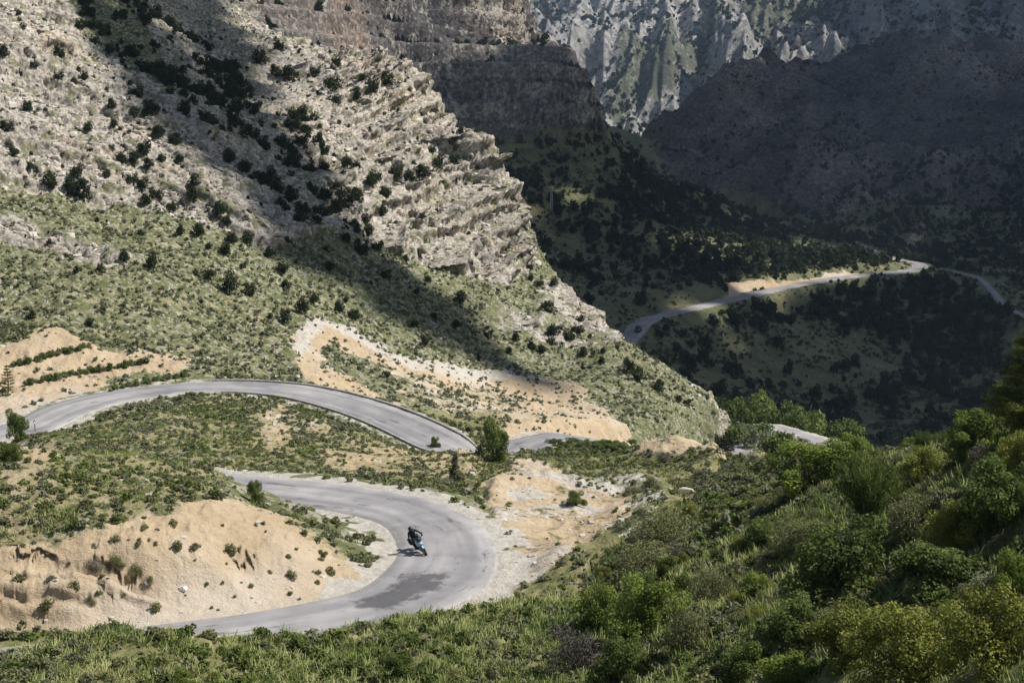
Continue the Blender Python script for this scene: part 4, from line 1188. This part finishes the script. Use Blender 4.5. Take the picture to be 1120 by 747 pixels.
w = visible(mid, P, 1.5) & visible(near, np.where(P[:, 1:2] > 330, P * (329 / P[:, 1:2]), P), 1.0); P = P[w]
r = np.random.default_rng(82)
sz = (2.0 + 3.2 * r.random(len(P)) ** 1.8)
o_ = np.argsort(-sz * PXM(P.T))
print('valley trees', len(P))
for k in o_[:280]:
    u, v = sight(*P[k])
    lab = ('dark tree on the slope above the valley road' if v < 300 and u < 980 else 'dark tree on the shaded hillside below the valley road')
    put_plant('valley_tree', VT, int(k), P[k] - np.array([0, 0, .3]), sz[k], lab, 'tree', 'dark trees of the valley', random.uniform(.85, 1.25))
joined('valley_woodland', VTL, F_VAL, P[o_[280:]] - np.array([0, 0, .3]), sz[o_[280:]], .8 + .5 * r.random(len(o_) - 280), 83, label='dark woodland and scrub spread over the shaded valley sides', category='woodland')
# small scrub all over the valley floor
def acc(x, y, u, v, i, j):
    cl = smooth(-.4, .3, fbm(x, y, 18, 3, 355))
    return (.15 + .85 * cl) * (.5 + .8 * look_up(FOREST, u, v)) * (M_soil[i, j] < .4) * (D1[i, j] > 4.5) * (D2[i, j] > 3) * (M_rock[i, j] < .6)
P, ii, jj = scatter(mid, 240000, 85, acc, rows=(0, int(np.searchsorted(mid.rows, 900))), power=.5)
P = P[visible(mid, P, 1.0) & visible(near, np.where(P[:, 1:2] > 330, P * (329 / P[:, 1:2]), P), 1.0)]
r = np.random.default_rng(86)
print('valley scrub', len(P))
VS = plant_meshes('valley_scrub', 5, 20, w=1.0, h=.6, n_lobes=4, n_leaf=18, leaf=.26, mat=F_OLIVE, shell=.4, base=.1)
F_VSC = foliage_material('valley_scrub_leaves', (.03, .036, .018), (.15, .15, .075), 0, .1)
joined('valley_scrub', VS, F_VSC, P - np.array([0, 0, .1]), .7 + 1.8 * r.random(len(P)) ** 2, .8 + .4 * r.random(len(P)), 87, label='low olive scrub speckling the valley floor', category='scrub')
# trees and scrub on the far range
VF = foliage_material('far_forest', (.02, .034, .018), (.05, .066, .034), 0, .1)
VFL = plant_meshes('far_tree', 4, 19, w=1.0, h=.9, n_lobes=4, n_leaf=16, leaf=.4, mat=VF, shell=.5, base=.2)
def acc(x, y, u, v, i, j):
    cl = smooth(-.25, .3, fbm(x, y, 130, 4, 361))
    return np.clip(cl * (F_green[i, j] * 1.1) + .08, 0, 1) * (v < 200) * (v > -30) * (u > 540)
P, ii, jj = scatter(far, 420000, 91, acc, power=.3)
P = P[visible(far, P, 3)]
r = np.random.default_rng(92)
print('far trees', len(P))
joined('far_woodland', VFL, VF, P - np.array([0, 0, .5]), 3 + 5 * r.random(len(P)) ** 2, .8 + .4 * r.random(len(P)), 93, label='distant woodland on the far mountain', category='woodland')
# scrub on the dark mountain and the strata cliffs
def acc(x, y, u, v, i, j):
    cl = smooth(-.2, .35, fbm(x, y, 45, 4, 371))
    return np.clip((.03 + .8 * cl ** 2) * (v < 260) * (1.2 - .7 * M_rock[i, j]) * (1 + 2 * (np.abs((v - 70) - (975 - u) * 1.26) < 16 + 10 * cl) * (v > 75) * (y > 900)), 0, 1)
P, ii, jj = scatter(mid, 190000, 94, acc, rows=(int(np.searchsorted(mid.rows, 450)), len(mid.rows) - 1), power=.5)
P = P[visible(mid, P, 1.5)]
r = np.random.default_rng(95)
print('mountain scrub', len(P))
joined('mountain_scrub', VTL, F_VAL, P - np.array([0, 0, .2]), 1.0 + 2.4 * r.random(len(P)) ** 2, .8 + .4 * r.random(len(P)), 96, label='dark scrub dotted over the gorge cliffs and the shaded mountain', category='scrub')

# ---- loose stones
def stone_meshes(seed, n):
    out = []
    for i in range(n):
        r = np.random.default_rng(seed + i)
        bm = bmesh.new(); bmesh.ops.create_cube(bm, size=1.0)
        bmesh.ops.bevel(bm, geom=bm.edges[:], offset=.16, segments=1, affect='EDGES')
        sh = r.normal(size=(3, 3)) * .18 + np.eye(3)
        V = np.array([list(v.co) for v in bm.verts]) @ sh + r.normal(size=(len(bm.verts), 3)) * .05
        T = []
        bmesh.ops.triangulate(bm, faces=bm.faces[:])
        for f in bm.faces:
            a = [v.index for v in f.verts]; T.append((a[0], a[1], a[2], a[2]))
        Q = np.array([t[:3] for t in T]); bm.free()
        out.append((None, None, (V, Q, np.full(len(V), .5))))
    return out
STONE = Nodes('loose_stone'); c_ = STONE.coords()
STONE.link(STONE.ramp(STONE.noise(c_, .9, 5, .6), [(.3, (.34, .30, .25)), (.5, (.48, .43, .37)), (.7, (.62, .57, .50))]), STONE.bsdf.inputs['Base Color'])
ST = stone_meshes(700, 8)
def acc(x, y, u, v, i, j):
    cl = smooth(-.3, .4, fbm(x, y, 6, 3, 381))
    a = np.where(y > 118, np.where(N_rock[i, j] > .3, .9, .45), .15 * N_soil[i, j] + .3 * (N_gravel[i, j] > .5)) * (.2 + .8 * cl)
    return a * (Dn[i, j] > 3.2) * (N_green[i, j] < .7)
P, ii, jj = scatter(near, 525000, 97, acc, rows=(int(np.searchsorted(near.rows, 45)), len(near.rows) - 1), power=.7)
P = P[visible(near, P, .3)]
r = np.random.default_rng(98)
print('stones', len(P))
rk = look_up(ROCK, *sight(P[:, 0], P[:, 1], P[:, 2])) > .3
sz = np.where(P[:, 1] > 118, np.where(rk, .16 + 1.0 * r.random(len(P)) ** 3.5, .06 + .32 * r.random(len(P)) ** 3.5), .06 + .25 * r.random(len(P)) ** 3)
joined('scree', ST, STONE.mat, P - sz[:, None] * np.array([[0, 0, .12]]), sz, .5 + .4 * r.random(len(P)), 99, label='pale loose stones strewn over the slopes and banks', category='stones')
for k, (u, v, d, lab) in enumerate([(516, 517, 7, 'single white boulder beside the scrub beyond the bend'), (134, 694, 8, 'pale boulder at the foot of the tan bank'), (838, 489, 9, 'white rocks beside the bushes at the foot of the spur'), (870, 505, 7, 'pale stone on the near crest below the far road'), (622, 636, 6, 'small pale stone at the outer edge of the bend')]):
    p = near.hit(u, v + 2, 40)
    if p is None: continue
    V, Q, t = ST[k][2]
    o = link('boulder', mesh_np('boulder', V, Q, False, None, [STONE.mat]), None, p, (.2, .1, k), label=lab, category='boulder'); s_ = d / PXM(p) * .9
    o.scale = (s_, s_ * .8, s_ * .7)

# ------------------------------------------------------------------ small things
def plain(name, col, rough=.5, metal=0, spec=.4):
    N = Nodes(name); c = N.coords()
    dk = tuple(x * .82 for x in col)
    N.link(N.ramp(N.noise(c, 14, 4), [(.35, dk), (.65, col)]), N.bsdf.inputs['Base Color'])
    N.bsdf.inputs['Roughness'].default_value = rough; N.bsdf.inputs['Metallic'].default_value = metal
    N.bsdf.inputs['Specular IOR Level'].default_value = spec
    return N.mat
M_BLACK = plain('black_plastic', (.018, .018, .019), .5)
M_TYRE = plain('tyre_rubber', (.02, .02, .02), .85)
M_BLUE = plain('pale_blue_paint', (.30, .50, .64), .25)
M_WHITE = plain('white_paint', (.75, .77, .78), .35)
M_METAL = plain('grey_metal', (.35, .35, .36), .35, .9)
M_LEATHER = plain('black_riding_suit', (.014, .014, .016), .6)
M_HELM = plain('black_helmet', (.012, .012, .013), .25)
M_GLASS = plain('dark_glass', (.03, .04, .05), .1)
M_LAMP = plain('lamp_glass', (.7, .72, .72), .1)
M_RED = plain('red_lens', (.35, .02, .02), .2)
M_WOOL = plain('white_wool', (.70, .64, .54), .95, 0, .05)
M_FACE = plain('pale_sheep_skin', (.55, .46, .37), .9, 0, .05)
M_CAR = plain('dark_car_paint', (.02, .021, .024), .25)
M_POLE = plain('weathered_steel', (.42, .42, .40), .6, .2)
M_WALL = plain('white_plaster', (.72, .69, .64), .9)
M_TILE = plain('roof_tiles', (.34, .16, .10), .9)

def bm_obj(name, bm, mat, parent=None, smooth_=True, **props):
    me = bpy.data.meshes.new(name)
    bmesh.ops.recalc_face_normals(bm, faces=bm.faces[:])
    for f in bm.faces: f.smooth = smooth_
    bm.to_mesh(me); bm.free(); me.materials.append(mat)
    return link(name, me, parent, **props)
def box(bm, c, s, rot=None, bev=0.0):
    r = bmesh.ops.create_cube(bm, size=1.0)
    M = Matrix.Translation(c) @ (rot.to_4x4() if rot else Matrix.Identity(4)) @ Matrix.Diagonal((*s, 1))
    bmesh.ops.transform(bm, matrix=M, verts=r['verts'])
    if bev:
        ed = list({e for v in r['verts'] for e in v.link_edges})
        bmesh.ops.bevel(bm, geom=ed, offset=bev, segments=2, affect='EDGES')
def tube(bm, pts, rad, sides=8):
    P = [Vector(p) for p in pts]
    if not isinstance(rad, (list, tuple)): rad = [rad] * len(P)
    rings = []
    for i, p in enumerate(P):
        t = (P[min(i + 1, len(P) - 1)] - P[max(i - 1, 0)]).normalized()
        a = t.cross(Vector((0, 0, 1)) if abs(t.z) < .9 else Vector((1, 0, 0))).normalized(); b = t.cross(a)
        rings.append([bm.verts.new(p + (a * math.cos(2 * math.pi * k / sides) + b * math.sin(2 * math.pi * k / sides)) * rad[i]) for k in range(sides)])
    for r0, r1 in zip(rings, rings[1:]):
        for k in range(sides): bm.faces.new((r0[k], r0[(k + 1) % sides], r1[(k + 1) % sides], r1[k]))
    bm.faces.new(rings[0][::-1]); bm.faces.new(rings[-1])
def lathe_x(bm, c, prof, sides=24):
    """ring profile (radius, x offset) turned about the X axis through c; closed profile"""
    n = len(prof); R = []
    for k in range(sides):
        a = 2 * math.pi * k / sides
        R.append([bm.verts.new((c[0] + x, c[1] + math.cos(a) * r, c[2] + math.sin(a) * r)) for r, x in prof])
    for k in range(sides):
        A, B = R[k], R[(k + 1) % sides]
        for i in range(n): bm.faces.new((A[i], A[(i + 1) % n], B[(i + 1) % n], B[i]))
def prism(bm, prof, x0, x1, x0b=None):
    """side outline (y, z) extruded across x"""
    A = [bm.verts.new((x0, y, z)) for y, z in prof]; B = [bm.verts.new((x1, y, z)) for y, z in prof]
    bm.faces.new(A); bm.faces.new(B[::-1])
    for i in range(len(prof)): bm.faces.new((A[i], A[(i + 1) % len(prof)], B[(i + 1) % len(prof)], B[i]))
def skinned(name, verts, edges, radii, mat, parent=None, root=0, sub=2, **props):
    me = bpy.data.meshes.new(name)
    me.from_pydata(verts, edges, []); me.materials.append(mat)
    o = link(name, me, parent, **props)
    sk = me.skin_vertices if len(me.skin_vertices) else None
    md = o.modifiers.new('skin', 'SKIN')
    if not len(me.skin_vertices):
        bm = bmesh.new(); bm.from_mesh(me); bm.verts.layers.skin.verify(); bm.to_mesh(me); bm.free()
    lay = me.skin_vertices[0].data
    for i, r in enumerate(radii):
        lay[i].radius = (r, r) if not isinstance(r, tuple) else r
        lay[i].use_root = (i == root)
    md.use_smooth_shade = True
    o.modifiers.new('sub', 'SUBSURF').levels = sub; o.modifiers['sub'].render_levels = sub
    return o

# ---- motorcycle
bp = near.hit(461.5, 604.5, 55)
k_ = int(np.argmin(np.hypot(near_road[:, 0] - bp[0], near_road[:, 1] - bp[1])))
bz = float(near_road[k_, 2]) + .035
BS = .80
head = math.radians(203); lean = math.radians(24)
BM = Matrix.Translation((bp[0], bp[1], bz)) @ Matrix.Rotation(head, 4, 'Z') @ Matrix.Rotation(lean, 4, 'Y') @ Matrix.Scale(BS, 4)
bike = link('motorcycle', None, label='pale blue and black motorcycle leaning into the lower road bend', category='motorcycle')
bike.matrix_world = BM
def wheel(y, r, w):
    wl = link('wheel', None, bike, (0, y, r))
    bm = bmesh.new(); lathe_x(bm, (0, 0, 0), [(r - .09, -w * .4), (r - .03, -w * .5), (r, -w * .2), (r, w * .2), (r - .03, w * .5), (r - .09, w * .4)], 28); bm_obj('tyre', bm, M_TYRE, wl)
    bm = bmesh.new(); lathe_x(bm, (0, 0, 0), [(r - .12, -w * .35), (r - .085, -w * .38), (r - .085, w * .38), (r - .12, w * .35)], 28)
    lathe_x(bm, (0, 0, 0), [(.01, -w * .5), (.045, -w * .5), (.045, w * .5), (.01, w * .5)], 12)
    for k in range(6):
        a = k * math.pi / 3; tube(bm, [(0, math.cos(a) * .04, math.sin(a) * .04), (0, math.cos(a) * (r - .1), math.sin(a) * (r - .1))], .012, 5)
    bm_obj('rim', bm, M_METAL, wl)
    bm = bmesh.new(); lathe_x(bm, (w * .55, 0, 0), [(.08, -.004), (.15, -.004), (.15, .004), (.08, .004)], 20); bm_obj('brake_disc', bm, M_METAL, wl)
wheel(.74, .31, .12); wheel(-.72, .31, .17)
bm = bmesh.new()
for sx in (-1, 1): tube(bm, [(sx * .10, .74, .31), (sx * .10, .48, .95)], [.032, .026], 8)
box(bm, (0, .5, .92), (.26, .08, .05)); bm_obj('fork', bm, M_METAL, bike)
bm = bmesh.new(); prism(bm, [(.42, .56), (.55, .66), (.74, .68), (.95, .60), (.93, .56), (.74, .635), (.56, .62)], -.075, .075); bm_obj('front_mudguard', bm, M_BLUE, bike)
bm = bmesh.new(); box(bm, (0, .05, .48), (.34, .46, .36), None, .05); box(bm, (0, .18, .30), (.24, .3, .16), None, .03); bm_obj('engine', bm, M_BLACK, bike)
bm = bmesh.new()
for sx in (-1, 1):
    tube(bm, [(sx * .06, .47, .90), (sx * .14, .1, .72), (sx * .15, -.25, .62), (sx * .12, -.32, .4)], .025, 6)
    tube(bm, [(sx * .12, -.3, .42), (sx * .11, -.72, .31)], [.035, .028], 6)
    tube(bm, [(sx * .13, -.2, .66), (sx * .10, -.85, .80)], .02, 6)
bm_obj('frame', bm, M_METAL, bike)
bm = bmesh.new(); box(bm, (0, .16, .86), (.30, .52, .24), Matrix.Rotation(-.18, 3, 'X'), .09); bm_obj('fuel_tank', bm, M_BLUE, bike)
bm = bmesh.new(); prism(bm, [(-.08, .80), (-.3, .80), (-.5, .84), (-.86, .90), (-.86, .96), (-.5, .90), (-.3, .86), (-.08, .88)], -.13, .13); bm_obj('seat', bm, M_BLACK, bike)
bm = bmesh.new(); prism(bm, [(-.5, .84), (-1.0, .94), (-1.02, .88), (-.5, .74)], -.10, .10); bm_obj('tail', bm, M_BLUE, bike)
bm = bmesh.new(); box(bm, (0, -1.025, .90), (.14, .03, .05)); bm_obj('tail_light', bm, M_RED, bike)
bm = bmesh.new()
for sx in (-1, 1):
    A = [(sx * .03, .84, .98), (sx * .16, .70, 1.02), (sx * .21, .46, 1.0), (sx * .20, .34, .78), (sx * .19, .40, .58), (sx * .14, .62, .66), (sx * .06, .82, .80)]
    vo = [bm.verts.new(p) for p in A]; vi = [bm.verts.new((p[0] - sx * .02, p[1] - .01, p[2])) for p in A]
    bm.faces.new(vo); bm.faces.new(vi[::-1])
    for i in range(7): bm.faces.new((vo[i], vo[(i + 1) % 7], vi[(i + 1) % 7], vi[i]))
prism(bm, [(.84, .98), (.86, .90), (.82, .80), (.78, .80), (.80, .96)], -.07, .07)
bm_obj('fairing', bm, M_BLUE, bike, False)
bm = bmesh.new(); prism(bm, [(.80, 1.0), (.62, 1.24), (.60, 1.23), (.76, .99)], -.13, .13); bm_obj('windscreen', bm, M_GLASS, bike)
bm = bmesh.new(); box(bm, (0, .875, .90), (.18, .04, .10), None, .015); bm_obj('headlight', bm, M_LAMP, bike)
bm = bmesh.new(); tube(bm, [(-.40, .36, 1.06), (-.24, .44, 1.08), (0, .50, 1.02), (.24, .44, 1.08), (.40, .36, 1.06)], .016, 8); hb = bm_obj('handlebar', bm, M_BLACK, bike)
for sx in (-1, 1):
    bm = bmesh.new(); tube(bm, [(sx * .42, .35, 1.06), (sx * .30, .41, 1.075)], .021, 8); bm_obj('grip', bm, M_TYRE, hb)
    bm = bmesh.new(); tube(bm, [(sx * .26, .45, 1.08), (sx * .36, .46, 1.24)], .008, 5); box(bm, (sx * .38, .46, 1.27), (.13, .03, .08), None, .012); bm_obj('mirror', bm, M_BLACK, bike)
bm = bmesh.new(); tube(bm, [(.14, .3, .34), (.16, 0, .26), (.19, -.4, .36), (.21, -.85, .52)], [.025, .028, .05, .05], 10); bm_obj('exhaust', bm, M_METAL, bike)
for sx in (-1, 1):
    bm = bmesh.new(); box(bm, (sx * .27, -.62, .66), (.16, .42, .32), None, .03); bm_obj('pannier', bm, M_BLACK, bike)

# ---- rider
rv, re, rr = [], [], []
def rb(p, r, par=None):
    rv.append(p); rr.append(r)
    if par is not None: re.append((par, len(rv) - 1))
    return len(rv) - 1
pel = rb((0, -.30, .98), (.17, .14)); wa = rb((.02, -.22, 1.14), (.16, .12), pel); ch = rb((.03, -.10, 1.34), (.19, .13), wa); nk = rb((.04, -.01, 1.50), .07, ch); hd = rb((.05, .06, 1.62), .10, nk); rb((.05, .08, 1.70), .085, hd)
for sx in (-1, 1):
    sh = rb((sx * .19 + .03, -.06, 1.43), .075, ch); el = rb((sx * .36, .08, 1.20), .052, sh); wr = rb((sx * .37, .31, 1.10), .036, el); pm = rb((sx * .365, .375, 1.10), (.04, .022), wr)
    for q in range(4):
        fx = sx * (.325 + .026 * q)
        f1 = rb((fx, .42, 1.105 - .002 * q), .010, pm); f2 = rb((fx, .43, 1.08), .009, f1); rb((fx, .40 + .002 * q, 1.055), .008, f2)
    t1 = rb((sx * .315, .365, 1.085), .011, pm); rb((sx * .31, .40, 1.06), .009, t1)
    hp = rb((sx * .11, -.27, .93), .10, pel); kn = rb((sx * .25, .14, .84), .068, hp); an = rb((sx * .20, -.12, .42), .045, kn); hl = rb((sx * .20, -.16, .36), .042, an); rb((sx * .21, .06, .35), .035, hl)
rider = skinned('person', rv, re, rr, M_LEATHER, label='rider in black suit and black helmet crouched on the motorcycle', category='person')
rider.matrix_world = BM
bm = bmesh.new(); bmesh.ops.create_uvsphere(bm, u_segments=20, v_segments=14, radius=.145)
bmesh.ops.transform(bm, matrix=Matrix.Translation((.05, .075, 1.655)) @ Matrix.Diagonal((.92, 1.08, 1.0, 1)), verts=bm.verts[:])
hel = bm_obj('helmet', bm, M_HELM, rider)
bm = bmesh.new(); bmesh.ops.create_uvsphere(bm, u_segments=20, v_segments=14, radius=.148)
bmesh.ops.delete(bm, geom=[v for v in bm.verts if v.co.y < .07 or abs(v.co.z) > .06], context='VERTS')
bmesh.ops.transform(bm, matrix=Matrix.Translation((.05, .077, 1.66)) @ Matrix.Diagonal((.92, 1.08, 1.0, 1)), verts=bm.verts[:])
bm_obj('visor', bm, M_GLASS, hel)

# ---- sheep
sv, se, sr = [], [], []
def sb(p, r, par=None):
    sv.append(p); sr.append(r)
    if par is not None: se.append((par, len(sv) - 1))
    return len(sv) - 1
b0 = sb((0, 0, .56), (.21, .21)); b1 = sb((0, -.32, .57), (.20, .20), b0); b2_ = sb((0, -.50, .55), .10, b1); sb((0, -.58, .42), .03, b2_)
c1 = sb((0, .30, .58), (.19, .20), b0); n1 = sb((0, .47, .62), .11, c1); h1 = sb((0, .62, .54), .085, n1); h2 = sb((0, .74, .44), .055, h1)
for sx in (-1, 1): sb((sx * .13, .60, .58), .022, h1)
for sx in (-1, 1):
    a = sb((sx * .10, .30, .40), .07, c1); b = sb((sx * .10, .31, .22), .036, a); sb((sx * .10, .30, .0), .03, b)
    a = sb((sx * .11, -.36, .40), .09, b1); b = sb((sx * .11, -.44, .22), .04, a); sb((sx * .11, -.40, .0), .03, b)
p = near.hit(749, 543, 60)
sheep = skinned('sheep', sv, se, sr, M_WOOL, label='white sheep grazing alone in the scrub of the right hillside', category='sheep')
sheep.location = p; sheep.rotation_euler = (0, .12, math.radians(-100)); sheep.scale = (.66, .66, .7)

# ---- dark car on the valley road
kk = int(np.argmin(np.hypot(mid_road[:, 0] - bear(697, 364, 428)[0], mid_road[:, 1] - 428)))
cd = mid_road[kk + 1] - mid_road[kk - 1]
car = link('car', None, None, (mid_road[kk, 0] + .9, mid_road[kk, 1], mid_road[kk, 2] + .13), (0, 0, math.atan2(-cd[0], cd[1]) + math.pi), label='dark car driving on the far valley road', category='car')
prof = [(-2.0, .35), (-2.05, .75), (-1.95, .98), (-1.5, 1.05), (.75, .98), (1.6, .86), (2.02, .72), (2.08, .4), (1.9, .28), (-1.9, .28)]
bm = bmesh.new(); prism(bm, prof, -.86, .86); bmesh.ops.bevel(bm, geom=bm.edges[:], offset=.05, segments=2, affect='EDGES'); bm_obj('body', bm, M_CAR, car)
bm = bmesh.new(); prism(bm, [(-1.85, 1.0), (-1.35, 1.44), (.1, 1.46), (.95, .98)], -.74, .74); bmesh.ops.bevel(bm, geom=bm.edges[:], offset=.06, segments=2, affect='EDGES'); bm_obj('windows', bm, M_GLASS, car)
bm = bmesh.new(); prism(bm, [(-1.38, 1.45), (-1.3, 1.49), (.05, 1.51), (.14, 1.46)], -.68, .68); bm_obj('roof', bm, M_CAR, car)
for sx in (-1, 1):
    for y in (-1.28, 1.3):
        wl = link('wheel', None, car, (sx * .80, y, .31))
        bm = bmesh.new(); lathe_x(bm, (0, 0, 0), [(.19, -.09), (.31, -.09), (.31, .09), (.19, .09)], 18); bm_obj('tyre', bm, M_TYRE, wl)
        bm = bmesh.new(); lathe_x(bm, (0, 0, 0), [(.02, -.07), (.19, -.08), (.19, .08), (.02, .07)], 18); bm_obj('rim', bm, M_METAL, wl)
    bm = bmesh.new(); box(bm, (sx * .6, 2.04, .66), (.32, .06, .14)); bm_obj('headlight', bm, M_LAMP, car)
    bm = bmesh.new(); box(bm, (sx * .66, -2.02, .82), (.26, .06, .14)); bm_obj('tail_light', bm, M_RED, car)

# ---- pylon in the valley
p = mid.hit(603, 232, 450)
if p is not None:
    py = link('power_pylon', None, None, p, (0, 0, .2), label='pale lattice power pylon standing in the shaded valley', category='pylon')
    H_ = 27 / PXM(p) * 1.05
    bm = bmesh.new(); w0 = H_ * .055
    lv_ = [i / 7 for i in range(8)]
    cw = lambda t: w0 * (1 - .75 * t)
    for sx in (-1, 1):
        for sy in (-1, 1): tube(bm, [(sx * cw(t), sy * cw(t), H_ * t) for t in lv_], .09, 4)
    for a, b in zip(lv_, lv_[1:]):
        for s in (-1, 1):
            tube(bm, [(-cw(a), s * cw(a), H_ * a), (cw(b), s * cw(b), H_ * b)], .05, 4); tube(bm, [(s * cw(a), -cw(a), H_ * a), (s * cw(b), cw(b), H_ * b)], .05, 4)
    bm_obj('tower', bm, M_POLE, py, False)
    for t, l in ((.80, .16), (.92, .12)):
        bm = bmesh.new(); tube(bm, [(-H_ * l, 0, H_ * t), (H_ * l, 0, H_ * t)], .1, 4); tube(bm, [(-H_ * l, 0, H_ * t), (0, 0, H_ * (t + .05)), (H_ * l, 0, H_ * t)], .06, 4)
        cr = bm_obj('crossarm', bm, M_POLE, py, False)
        for sx in (-1, 1):
            bm = bmesh.new(); tube(bm, [(sx * H_ * l * .95, 0, H_ * t), (sx * H_ * l * .95, 0, H_ * t - .8)], [.08, .12], 6); bm_obj('insulator', bm, M_BLACK, cr)

# ---- marker post at the road end
kk = int(np.argmin(np.linalg.norm(near_road - bear(40, 463, 104), axis=1)))
p = near.hit(38.5, 472.5, 90)
if p is not None:
    ps = link('marker_post', None, None, p, label='thin dark marker post beside the upper road end', category='post')
    bm = bmesh.new(); tube(bm, [(0, 0, -.2), (0, 0, .8)], .04, 8); bm_obj('post', bm, M_METAL, ps)
    bm = bmesh.new(); box(bm, (0, 0, .78), (.16, .03, .18), None, .01); bm_obj('plate', bm, M_BLACK, ps)

# ---- houses far up the valley
for k, (u, v, wpx, lab) in enumerate([(593, 59, 4.5, 'small white house on the far valley floor beyond the cliffs'), (582, 57, 5.5, 'long low white farm building beyond the cliffs'), (600, 4, 4.5, 'white house high on the hazy far slope'), (567, 4, 5, 'pale house at the top edge above the cliff')]):
    p = far.hit(u, v, 1900)
    if p is None: continue
    s = wpx / PXM(p)
    h_ = link('house', None, None, p, (0, 0, .3 + k), label=lab, category='house')
    bm = bmesh.new(); box(bm, (0, 0, s * .15), (s, s * .55, s * .7)); bm_obj('walls', bm, M_WALL, h_, False)
    bm = bmesh.new(); prism(bm, [(-s * .32, s * .48), (0, s * .70), (s * .32, s * .48)], -s * .53, s * .53); bm_obj('roof', bm, M_TILE, h_, False)
    bm = bmesh.new()
    for i in range(3): box(bm, (-s * .3 + i * s * .3, -s * .28, s * .28), (s * .1, s * .03, s * .14))
    bm_obj('windows', bm, M_GLASS, h_, False)

# ------------------------------------------------------------------ unseen clouds, blobs strung along sunbeams to shade chosen parts of the land
def ico():
    bm = bmesh.new(); bmesh.ops.create_icosphere(bm, subdivisions=1, radius=1.0)
    V = np.array([list(v.co) for v in bm.verts]); Q = np.array([[v.index for v in f.verts] for f in bm.faces]); bm.free()
    return V, Q
IV, IQ = ico()
CL = Nodes('shade_cloud_white'); CL.bsdf.inputs['Base Color'].default_value = (.85, .86, .88, 1); CL.bsdf.inputs['Roughness'].default_value = 1
def shade_cloud(name, L, shade, alt, rad, n, seed, sel=None, gap=0.0, scale=20):
    r = np.random.default_rng(seed)
    i = r.integers(0, L.X.shape[0], n); j = r.integers(0, L.X.shape[1], n)
    x, y, z = L.X[i, j], L.Y[i, j], L.Z[i, j]
    u, v = sight(x, y, z)
    k = look_up(shade, u + 6 * fbm(x, y, scale, 3, seed), v + 5 * fbm(x, y, scale, 3, seed + 9)) > .5
    if sel is not None: k &= sel(x, y, z, u, v)
    if gap: k &= fbm(x, y, scale, 3, seed + 20) > gap
    x, y, z = x[k], y[k], z[k]
    t = (alt - z) / SUNV[2]
    c = np.stack([x, y, z], 1) + t[:, None] * SUNV
    c[:, 2] += r.normal(size=len(c)) * rad * .8
    s = rad * (.6 + .7 * r.random(len(c)))
    V = (IV[None] * np.stack([s, s, s * .7], 1)[:, None] + c[:, None]).reshape(-1, 3)
    Q = (IQ[None] + (np.arange(len(c)) * len(IV))[:, None, None]).reshape(-1, 3)
    print(name, len(c))
    return link(name, mesh_np(name, V, Q, True, None, [CL.mat]), kind='structure')
shade_cloud('shade_cloud', near, SHADE_SLOPE, 520, 3.8, 34000, 401, lambda x, y, z, u, v: (y > 130) & ((v < 270) | (fbm(x, y, 7, 3, 411) > -.12)), -.6, 14)
def clear_of_spur(x, y, z, u, v):
    P = np.stack([x, y, z], 1); ok = np.ones(len(x), bool)
    for t in np.linspace(0, 260, 66):               # the sunbeam to this point must not cross the near slope
        Q = P + t * SUNV + np.array([0, 0, 4.0])
        c = (Q[:, 1] < 333) & (np.abs(Q[:, 0] / Q[:, 1]) < .47)
        ok &= ~(c & (near.height(Q[:, 0], np.minimum(Q[:, 1], 333)) > Q[:, 2] - 14))
    return ok & (y > 300) & (y < 1430) & visible(mid, P, 12)
core = SHADE_VALLEY.copy()
for _ in range(26):
    p_ = np.pad(core, 1, mode='edge'); core = np.minimum.reduce([core, p_[:-2, 1:-1], p_[2:, 1:-1], p_[1:-1, :-2], p_[1:-1, 2:]])
rim = SHADE_VALLEY.copy()
for _ in range(3):
    p_ = np.pad(rim, 1, mode='edge'); rim = np.minimum.reduce([rim, p_[:-2, 1:-1], p_[2:, 1:-1], p_[1:-1, :-2], p_[1:-1, 2:]])
shade_cloud('shade_cloud', mid, core, 900, 21, 16000, 402, clear_of_spur, 0, 40)
shade_cloud('shade_cloud', mid, rim, 900, 5.5, 60000, 404, lambda x, y, z, u, v: (look_up(core, u, v) < .5) & clear_of_spur(x, y, z, u, v), 0, 40)
shade_cloud('shade_cloud', mid, SHADE_VALLEY, 900, 13, 26000, 405, lambda x, y, z, u, v: (y > 880) & (y < 1440) & (v < 240) & visible(mid, np.stack([x, y, z], 1), 16), 0, 30)
shade_cloud('shade_cloud', far, SHADE_FAR, 1700, 60, 12000, 403, None, 0, 160)

# ------------------------------------------------------------------ the air of the gorge
HZ = bpy.data.materials.new('gorge_air'); HZ.use_nodes = True
ht = HZ.node_tree; ht.nodes.remove(ht.nodes['Principled BSDF'])
pv = ht.nodes.new('ShaderNodeVolumePrincipled')
pv.inputs['Color'].default_value = (.60, .77, 1.0, 1); pv.inputs['Density'].default_value = .000075; pv.inputs['Anisotropy'].default_value = .2
ht.links.new(pv.outputs[0], ht.nodes['Material Output'].inputs['Volume'])
bm = bmesh.new(); box(bm, (0, 2600, 165), (7000, 5800, 592)); hz = bm_obj('haze', bm, HZ, None, False, kind='stuff', label='thin blue air filling the gorge', category='haze')
